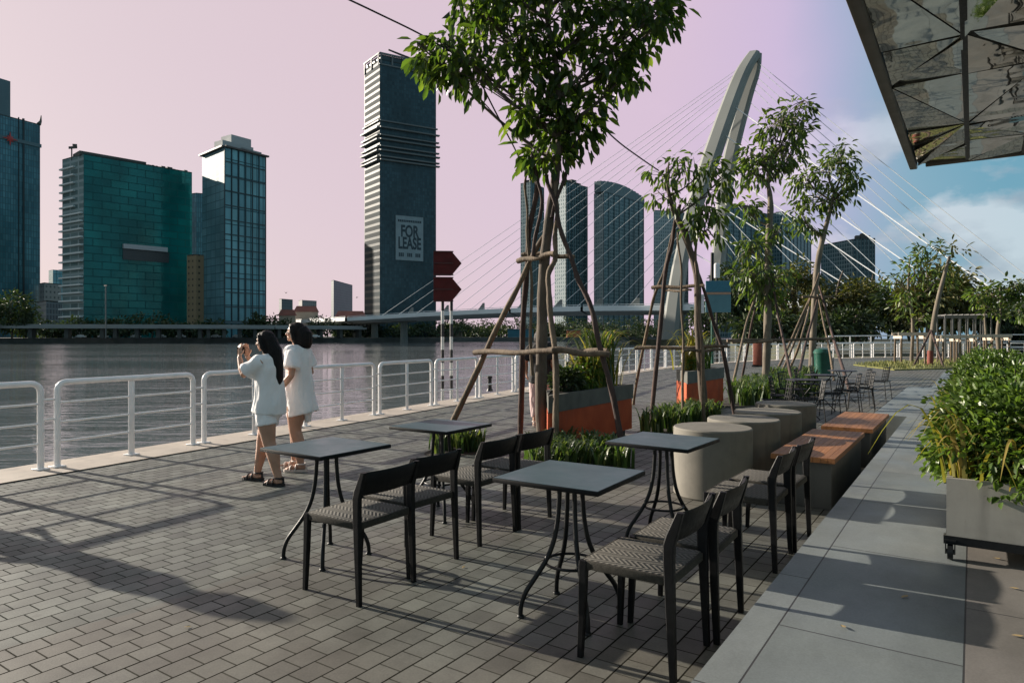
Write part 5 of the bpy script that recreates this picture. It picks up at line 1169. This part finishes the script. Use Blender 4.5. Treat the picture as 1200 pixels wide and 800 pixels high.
# trees massed beyond the far railing: each its own crown and kind
BT = [(868, 398, 62, 110, [(868, 335, 30, 30, 34), (850, 355, 20, 25, 20), (885, 350, 24, 26, 22)], LEAF_D, 'dark green tree left of the props, low and full'),
      (832, 400, 75, 60, [(832, 372, 20, 18, 18), (818, 380, 12, 14, 10)], LEAF_D, 'low dark tree at the foot of the pylon'),
      (928, 398, 66, 95, [(925, 345, 30, 30, 34), (940, 325, 20, 18, 18), (910, 365, 24, 20, 18)], LEAF_C, 'olive tree between the two leafy young trees'),
      (985, 398, 62, 90, [(985, 355, 34, 26, 34), (1005, 345, 20, 18, 20), (965, 362, 22, 20, 18)], LEAF_C, 'wide olive brown tree behind the green bin'),
      (1022, 398, 68, 85, [(1020, 352, 26, 24, 28), (1032, 365, 16, 22, 14)], LEAF_C, 'olive tree below the rightmost dark apartment slab'),
      (1052, 398, 58, 80, [(1050, 362, 22, 26, 26), (1062, 372, 16, 18, 14)], LEAF_D, 'dark tree left of the lawn trees'),
      (1088, 398, 54, 95, [(1085, 348, 28, 24, 32), (1102, 335, 18, 20, 18), (1072, 360, 20, 20, 18)], LEAF_C, 'brownish tree behind the bare leaning trunk'),
      (1118, 398, 56, 85, [(1118, 352, 24, 26, 30), (1128, 330, 12, 18, 12), (1110, 370, 20, 18, 18)], LEAF_C, 'olive tree behind the pergola'),
      (1150, 398, 58, 60, [(1148, 368, 24, 18, 26), (1165, 375, 16, 14, 14)], LEAF_D, 'low dark tree right of the pergola'),
      (1182, 398, 60, 50, [(1180, 378, 24, 16, 22), (1198, 384, 16, 12, 14)], LEAF_D, 'low dark tree by the pavilion'),
      (1005, 400, 54, 40, [(1000, 382, 26, 14, 26), (975, 385, 20, 12, 18), (950, 386, 18, 12, 16)], LEAF_D, 'long dark hedge-like tree close behind the far railing'),
      (905, 400, 56, 40, [(905, 384, 26, 14, 24), (880, 386, 18, 12, 16), (928, 386, 16, 12, 12)], LEAF_D, 'low dark tree close behind the far railing on the left')]
for px, yb, d, hp, bl, mt, lab in BT:
    far_tree(lab, px, yb, d, hp, [(a, b, c, e_, int(n * 1.7)) for a, b, c, e_, n in bl], mt, 16, .52, .24, .75, .22, BARK, shell=.45)
# far bank trees: dark riverside trees under the towers and beyond the bridge
random.seed(21)
FT = [(-8, 352, 34, 315), (14, 343, 26, 312), (30, 366, 16, 318), (58, 377, 16, 322), (90, 373, 14, 322), (115, 377, 14, 322), (140, 374, 15, 324), (178, 366, 20, 324), (205, 374, 14, 330), (232, 376, 13, 332), (252, 375, 10, 334), (303, 368, 9, 338), (296, 376, 12, 338), (322, 372, 14, 345), (338, 377, 12, 350), (378, 372, 16, 372), (404, 380, 10, 385),
      (440, 380, 16, 405), (472, 379, 18, 420), (505, 376, 20, 432), (535, 374, 20, 445), (566, 375, 20, 455), (600, 374, 20, 470), (640, 375, 18, 470), (672, 373, 22, 480), (705, 374, 22, 490), (738, 373, 20, 500), (765, 374, 18, 510)]
for i, (px, yt, rx, d) in enumerate(FT):
    d += 16 if 20 < px < 420 else 0
    yb = 397; hp = yb - yt; ry = max(6, hp * .38)
    lab = ('large dark tree at the left edge of the far bank' if px < 0 else 'dark rounded tree at the far bank foot of the leftmost tower' if px < 20 else 'far bank tree below the towers, %s counted from the left' % ORD[i] if px < 420 else 'tree on the far bank seen under the bridge, %s from the left of the bridge' % ORD[i - 17])
    far_tree(lab, px, yb, d, hp, [(px, yt + ry, rx, ry, (70 if px < 20 else 22) + int(rx)), (px + rx * .5, yt + ry * 1.5, rx * .7, ry * .7, 12), (px - rx * .55, yt + ry * 1.5, rx * .7, ry * .7, 12)], LEAF_D, 11, 1.7, .95, 2.4, .4, BARK, name='riverside_tree', twig=0, limb=.3, group='dark trees along the far bank')
for i, (px, w, hh, col, lab) in enumerate(((524, 34, 7, (.20, .155, .12), 'long low tan shed under the bridge beside the red arrow boards'), (610, 30, 9, (.03, .14, .19), 'blue shed on the far bank between the foreground trunk and the first prop'), (672, 15, 8, (.46, .15, .05), 'orange container on the far bank right of the trunk'), (700, 20, 6, (.30, .31, .31), 'pale shed on the far bank right of the orange container'))):
    d = 445 + i * 12; c = at(px, HOR, d); u_ = pxm(d); t = thing('shed', lab, 'shed', (c.x, c.y, .3), R(YAW)); m = MB(); m.box((0, 0, hh * u_ / 2), (w * u_, 10, hh * u_)); m.build('wall', plain('shed_paint_%s' % ORD[i], col, .6, 0, .15, .2), t, 0); m = MB(); m.box((0, 0, hh * u_ + .25), (w * u_ + 1, 11, .5)); m.build('roof', BAND, t, 0)
n_ = 3600; px_ = rng.uniform(425, 800, n_); dd_ = np.interp(px_, [425, 800], [450, 560]) + rng.uniform(0, 30, n_); hh_ = 6.5 + 2.5 * np.sin(px_ * .11) + 1.8 * np.sin(px_ * .047 + 1)
Q_ = np.array([tuple(at(a_, HOR, b_)) for a_, b_ in zip(px_, dd_)]); Q_[:, 2] = rng.uniform(0, 1, n_) ** .8 * hh_
fw_ = link('far_wood', leaf_mesh('far_wood', leaf_arrays(Q_, unit(n_), unit(n_) + np.array([0, 0, .6]), rng.uniform(2.5, 5, n_), rng.uniform(1.6, 3, n_)), LEAF_D)); tag(fw_, kind='stuff')
lm = at(124, HOR, 312); t = thing('lamp_mast', 'tall thin pale mast in front of the teal block', 'mast', (lm.x, lm.y, .3)); m = MB(); m.tube([(0, 0, 0), (0, 0, 24)], .28, 8); m.build('pole', STEEL, t, 50); m = MB(); m.box((0, 0, 24), (2.4, .5, .4)); m.build('head', STEEL, t, 0)

# ------------------------------------------------------------------ people
def hand(mb, wrist, d, palm_n, curl, s=1., side=1):
    """palm and five unequal fingers; d: forearm direction, palm_n: direction the palm faces, side: +1 thumb on the (d x palm_n) side"""
    w = Vector(wrist); d = Vector(d).normalized(); n = (Vector(palm_n) - d * d.dot(Vector(palm_n))).normalized(); a = d.cross(n) * side
    mb.tube([w - d * .01, w + d * .03, w + d * .075, w + d * .088], [.021 * s, .030 * s, .037 * s, .030 * s], 10, ell=.45, side=a)
    for u, L in ((.027, .062), (.009, .072), (-.010, .068), (-.028, .052)):
        b = w + d * .078 * s + a * u * s; p1 = b + (d * math.cos(curl * .5) + n * math.sin(curl * .5)) * L * .45 * s; p2 = p1 + (d * math.cos(curl * 1.3) + n * math.sin(curl * 1.3)) * L * .32 * s; p3 = p2 + (d * math.cos(curl * 2.0) + n * math.sin(curl * 2.0)) * L * .26 * s
        mb.tube([b - d * .02, b, p1, p2, p3], [.0095 * s, .0095 * s, .0088 * s, .0080 * s, .0062 * s], 7)
    b = w + d * .022 * s + a * .024 * s; p1 = b + (d * .7 + a * .62 + n * .25).normalized() * .034 * s; p2 = p1 + (d * .9 + a * .25 + n * .35).normalized() * .030 * s; mb.tube([w + d * .012, b, p1, p2], [.012 * s, .0125 * s, .0105 * s, .0078 * s], 7)
def person(label, loc, rz, H, pose):
    s = H / 1.6; t = thing('person', label, 'person', loc, rz); V = lambda x, y, z: Vector((x, y, z)) * s
    mb = MB(); TU = lambda pts, rad, **k: mb.tube([V(*p) for p in pts], [r * s for r in rad], k.pop('seg', 14), **k)
    # trunk, neck
    TU([(0, 0, .72), (0, -.005, .80), (0, -.01, .88), (0, 0, .99), (0, .005, 1.10), (0, .0, 1.22), (0, -.01, 1.30), (0, -.005, 1.345)], [.10, .155, .168, .130, .138, .150, .125, .06], ell=[.75, .72, .70, .70, .70, .68, .62, .8], side=(1, 0, 0), seg=18)
    hy = pose.get('head', .03); TU([(0, -.01, 1.31), (0, hy * .4, 1.37), (0, hy * .8, 1.43)], [.056, .048, .050])
    hc = V(0, hy, 1.495); Mh = Matrix.Rotation(R(pose.get('nod', 0)), 3, 'X'); hp = lambda x, y, z: hc + Mh @ (Vector((x, y, z)) * s)
    mb.ball(hp(0, -.006, .022), (.071 * s, .088 * s, .084 * s), 18, 12); mb.ball(hp(0, .022, -.035), (.052 * s, .060 * s, .066 * s), 16, 10)      # skull, face and jaw
    mb.ball(hp(0, .070, -.083), (.020 * s, .016 * s, .015 * s), 10, 7)
    mb.tube([hp(0, .076, .018), hp(0, .092, -.008), hp(0, .103, -.026), hp(0, .090, -.036)], [.008 * s, .011 * s, .014 * s, .009 * s], 8)
    mb.ball(hp(0, .083, -.054), (.020 * s, .009 * s, .0065 * s), 8, 6); mb.ball(hp(0, .081, -.065), (.017 * s, .009 * s, .0065 * s), 8, 6)
    mb.ball(hp(0, .074, .030), (.045 * s, .012 * s, .010 * s), 8, 6)
    for q_ in (-1, 1):
        mb.ball(hp(q_ * .072, -.004, -.008), (.010 * s, .017 * s, .028 * s), 8, 6); mb.ball(hp(q_ * .036, .060, -.022), (.022 * s, .018 * s, .018 * s), 8, 6)
    feet = []
    for q_, key in ((-1, 'L'), (1, 'R')):
        an = pose['foot' + key]; kn = pose['knee' + key]; hip = (q_ * .085, 0, .80)
        kmid = Vector(hip).lerp(Vector(kn), .5); cal = Vector(kn).lerp(Vector(an), .33); low = Vector(kn).lerp(Vector(an), .75)
        TU([hip, tuple(kmid), kn, (cal.x, cal.y - .014, cal.z), tuple(low), an, (an[0], an[1], .03)], [.100, .092, .066, .067, .046, .038, .040], seg=14)
        fd = Vector((math.sin(R(pose.get('toe' + key, q_ * 6))), math.cos(R(pose.get('toe' + key, q_ * 6))), 0)); a0 = Vector((an[0], an[1], 0))
        TU([tuple(a0 - fd * .055 + Vector((0, 0, .045))), tuple(a0 + Vector((0, 0, .058))), tuple(a0 + fd * .07 + Vector((0, 0, .046))), tuple(a0 + fd * .13 + Vector((0, 0, .036)))], [.026, .034, .036, .030], ell=.72, side=tuple(fd.cross(Vector((0, 0, 1)))), seg=12)
        for k_, (u, L) in enumerate(((-.024, .175), (-.010, .170), (.003, .163), (.015, .155), (.026, .145))):
            sd = fd.cross(Vector((0, 0, 1))) * q_; p0 = a0 + fd * .12 + sd * u; TU([tuple(p0 + Vector((0, 0, .036))), tuple(a0 + fd * L + sd * u * 1.1 + Vector((0, 0, .030)))], [.0125 if k_ == 0 else .010, .009], seg=7)
        feet.append((a0, fd, q_))
        sh, el, wr = (q_ * .158, -.012, 1.292), pose['elbow' + key], pose['wrist' + key]
        um = Vector(sh).lerp(Vector(el), .5); fm = Vector(el).lerp(Vector(wr), .3)
        TU([(q_ * .10, -.01, 1.285), sh, tuple(um), el, tuple(fm), wr], [.055, .053, .043, .036, .037, .024], seg=12)
        d_ = Vector(pose.get('handdir' + key, tuple(Vector(wr) - Vector(el)))); hand(mb, V(*wr), d_, pose['palm' + key], pose.get('curl', .45), s * pose.get('hs', 1.0), pose.get('thumb' + key, 1))
    remesh('body', mb, SKIN, .0075, t, 3)
    m = MB()
    for q_ in (-1, 1): m.ball(hp(q_ * .032, .073, -.002), (.011 * s, .008 * s, .006 * s), 8, 6)
    m.build('eyes', EYEM, t, 0)
    # clothes
    fo = lambda amp: (lambda c: amp * (noise.noise(Vector((c.x * 9, c.y * 9, c.z * 3.2))) + .5 * noise.noise(Vector((c.x * 22, c.y * 22, c.z * 9)))))
    sh = pose['shirt']; mb = MB(); hem = sh['hem']; back = sh.get('back', 0); w = sh.get('w', 1.)
    mb.tube([V(0, -back * .3, hem - back * .5), V(0, -.01, hem + .10), V(0, -.01, .98), V(0, .0, 1.12), V(0, -.002, 1.23), V(0, -.012, 1.325), V(0, -.005, 1.368)], [r * s for r in (.205 * w, .196 * w, .182 * w, .184 * w, .184, .166, .084)], 28, ell=[.86, .82, .78, .76, .72, .62, .85], side=(1, 0, 0))
    if back: mb.tube([V(.02, -.10, hem - back), V(.02, -.12, hem + .05), V(0, -.10, hem + .25)], [.075 * s, .10 * s, .10 * s], 14, ell=.35, side=(1, 0, 0))
    for q_, key in ((-1, 'L'), (1, 'R')):
        a0 = Vector((q_ * .10, -.012, 1.305)); el = Vector(pose['elbow' + key]); dv = (el - Vector((q_ * .158, -.012, 1.292))); u = sh.get('sleeve', .8)
        mb.tube([V(*a0), V(*(Vector((q_ * .158, -.012, 1.295)) + dv * .15)), V(*(Vector((q_ * .158, -.012, 1.292)) + dv * u * .6)), V(*(Vector((q_ * .158, -.012, 1.292)) + dv * u))], [.070 * s, .082 * s, .087 * s, .092 * s * sh.get('flare', 1.)], 16)
    for q_ in (-1, 1): mb.ball(V(q_ * .10, -.018, 1.305), (.085 * s, .072 * s, .060 * s), 14, 10); mb.ball(V(q_ * .135, .022, 1.292), (.084 * s, .088 * s, .078 * s), 14, 10)
    remesh('shirt', mb, sh['mat'], .011, t, 5, fo(.011))
    if 'shorts' in pose:
        so = pose['shorts']; mb = MB(); mb.tube([V(0, 0, .70), V(0, -.008, .80), V(0, 0, .98)], [r_ * s * so.get('w', 1.) for r_ in (.178, .186, .155)], 22, ell=.76, side=(1, 0, 0))
        for q_, key in ((-1, 'L'), (1, 'R')):
            kn = Vector(pose['knee' + key]); hip = Vector((q_ * .09, 0, .80)); dv = kn - hip; e_ = (so['hem'] - hip.z) / dv.z
            mb.tube([V(*hip), V(*(hip + dv * e_ * .6)), V(*(hip + dv * e_))], [.108 * s * so.get('w', 1.), .110 * s * so.get('w', 1.), so.get('flare', .112) * s], 18)
        remesh('shorts', mb, so['mat'], .011, t, 4, fo(.007))
    # hair
    L = pose['hair']; mb = MB()
    mb.ball(hp(0, -.020, .030), (.083 * s, .092 * s, .088 * s), 18, 12); mb.ball(hp(0, .030, .075), (.055 * s, .045 * s, .030 * s), 12, 8)
    top = hp(0, -.055, .03); bot = V(0, -.115 if L < 1.2 else -.06, L); mid = top.lerp(bot, .5) + Vector((0, -.028 * s if L < 1.2 else -.02 * s, 0))
    mb.tube([top, top.lerp(mid, .5) + Vector((0, -.02 * s, 0)), mid, mid.lerp(bot, .55), bot], [r * s for r in ((.082, .092, .095, .082, .045) if L < 1.2 else (.086, .096, .102, .100, .085))], 18, ell=[.75, .72, .62, .55, .5] if L < 1.2 else [.9, .9, .88, .85, .8], side=(1, 0, 0))
    for q_ in (-1, 1): mb.tube([hp(q_ * .06, .035, .07), hp(q_ * .080, .012, .01), hp(q_ * .078, .0 - .015, -.06), hp(q_ * .070, -.045, -.13)], [.018 * s, .022 * s, .028 * s, .024 * s], 9)
    remesh('hair', mb, HAIR, .009, t, 3, lambda c: .0045 * noise.noise(Vector((c.x * 60, c.y * 60, c.z * 3))))
    for a0, fd, q_ in feet:
        mb = MB(); sd = fd.cross(Vector((0, 0, 1))) * q_; ft = pose.get('sandal_h', .028)
        out = [(-.075, .0), (-.065, .030), (-.02, .036), (.05, .040), (.12, .046), (.165, .036), (.185, .012), (.180, -.020), (.14, -.040), (.05, -.034), (-.02, -.032), (-.065, -.026)]
        poly = [(a0 + fd * x + sd * y) for x, y in out]; mb.prism([(p.x * s, p.y * s) for p in poly], .001, ft * s)
        for x, z0 in ((.105, .060), (.045, .078)):
            mb.tube([V(*(a0 + fd * x + sd * (.047 * math.cos(a)) + Vector((0, 0, .015 + z0 * math.sin(a) * .85)))) for a in np.linspace(0, math.pi, 11)], .011 * s, 6, ell=.5)
        mb.tube([V(*(a0 + fd * (-.012 + .043 * math.cos(a)) + sd * .041 * math.sin(a) + Vector((0, 0, .085)))) for a in np.linspace(0, 2 * math.pi, 17)], .009 * s, 6)
        mb.tube([V(*(a0 - fd * .062 + Vector((0, 0, .02)))), V(*(a0 - fd * .056 + Vector((0, 0, .085))))], .012 * s, 6)
        mb.build('sandal', pose.get('shoe', RUBBER), t, 40)
    return t
face = lambda x, y: math.atan2(-x, y)
w1 = dict(footL=(-.10, -.17, .085), kneeL=(-.095, -.06, .44), footR=(.10, .20, .085), kneeR=(.095, .13, .45), elbowL=(-.16, .20, 1.15), wristL=(-.075, .30, 1.335), elbowR=(.17, .20, 1.16), wristR=(.075, .31, 1.335),
          handdirL=(.10, .06, 1.), handdirR=(-.10, .06, 1.), palmL=(.9, -.35, 0), palmR=(-.9, -.35, 0), thumbL=-1, thumbR=1, curl=.35, head=.045, nod=-4, hair=1.0,
          shirt=dict(mat=WSHIRT, hem=.745, w=.97, sleeve=.80, flare=1.10), shorts=dict(mat=WSHIRT, hem=.625, flare=.110, w=.92), toeL=4, toeR=4)
p1 = person('woman in white shirt and shorts with long black hair, photographing with raised hands', (-5.93, 4.37, 0), face(-.93, -.37), 1.54, w1)
w2 = dict(footL=(-.085, -.06, .075), kneeL=(-.085, .0, .44), footR=(.085, .07, .075), kneeR=(.09, .07, .44), elbowL=(-.255, -.02, 1.04), wristL=(-.285, .13, .85), elbowR=(.215, -.06, 1.05), wristR=(.16, .09, .90),
          palmL=(.8, .3, 0), palmR=(-.8, .3, 0), thumbL=1, thumbR=-1, curl=.6, head=.03, nod=3, hair=1.325, shirt=dict(mat=WSHIRT, hem=.70, w=.97, sleeve=.72, back=.18, flare=1.05), shorts=dict(mat=TANF, hem=.655, flare=.096, w=.86), shoe=PALES, toeL=-2, toeR=8)
p2 = person('woman in a long loose white tee with shoulder length black hair, standing behind the other', (-6.24, 4.98, 0), face(-.86, -.5), 1.64, w2)
w3 = dict(w2); w3.update(shirt=dict(mat=BLACKF, hem=.72, w=1.0, sleeve=.85), shorts=dict(mat=PINKF, hem=.15, flare=.085), hair=1.36)
pp = at(634, HOR, 11.3); person('person in a black top and pink trousers mostly hidden behind the foreground trunk', (pp.x, pp.y, 0), face(-.3, 1), 1.62, w3)
dup(p2, (-8.36, 1.84, 0), face(.25, 1), 'woman in a long white tee standing alone at the railing, casting the longest shadow')
# phone between the raised hands
m = MB(); mw = Matrix.Translation(p1.location) @ Matrix.Rotation(p1.rotation_euler.z, 4, 'Z'); c = mw @ (Vector((0, .325, 1.40)) * (1.54 / 1.6))
m.box((0, 0, 0), (.148, .009, .072), 0, .0035); ph = m.build('body', BLACKMET, None, 40); tph = thing('smartphone', 'dark phone held up in the hands of the long haired woman', 'phone', c, p1.rotation_euler.z); ph.parent = tph
m = MB(); m.box((0, -.0048, 0), (.138, .001, .064)); m.build('screen', EYEM, tph, 0); m = MB(); m.lathe((0, 0, 0), [(.006, 0), (.006, .002)], 12); o = m.build('lens', EYEM, tph, 0); o.rotation_euler.x = R(-90); o.location = (.055, .0045, .02)

# ------------------------------------------------------------------ fallen leaves, birds
random.seed(5)
FL = [gnd(x, y, TZ) for x, y in ((988, 735), (1188, 690), (1192, 746), (1060, 700), (1168, 655))] + [gnd(x, y) for x, y in ((980, 603), (543, 665), (220, 735))]
for i, p in enumerate(FL):
    m = MB(); m.add([(0, -.018, 0), (.008, -.006, .004), (.008, .008, .003), (0, .020, .006), (-.008, .008, .004), (-.008, -.006, .002)], [(0, 1, 2, 3), (3, 4, 5, 0)])
    o = m.build('fallen_leaf', plain('dry_leaf', (.30, .22, .10), .7, 0, .3, 20), None, 0); o.location = (p.x, p.y, (TZ + .004 if i < 5 else .004)); o.rotation_euler.z = random.uniform(0, 6)
    tag(o, 'dry curled leaf lying on the grey walkway slabs' if i < 5 else 'dry leaf lying on the brick paving', 'leaf', 'dry leaves on the walkway' if i < 5 else 'dry leaves on the paving')
for (px, py), lab in (((335, 343), 'tiny dark bird in flight above the small grey block'), ((418, 348.5), 'tiny dark bird in flight beside the letting tower')):
    m = MB(); m.ball((0, 0, 0), (.10, .30, .09), 8, 6); m.add([(0, .1, .05), (.55, -.05, .22), (.30, -.12, .12), (0, -.08, .05)], [(0, 1, 2, 3)]); m.add([(0, .1, .05), (-.55, -.05, .22), (-.30, -.12, .12), (0, -.08, .05)], [(3, 2, 1, 0)])
    o = m.build('bird', BLACKMET, None, 50); o.location = at(px, py, 150); o.rotation_euler.z = R(YAW + 60); tag(o, lab, 'bird')
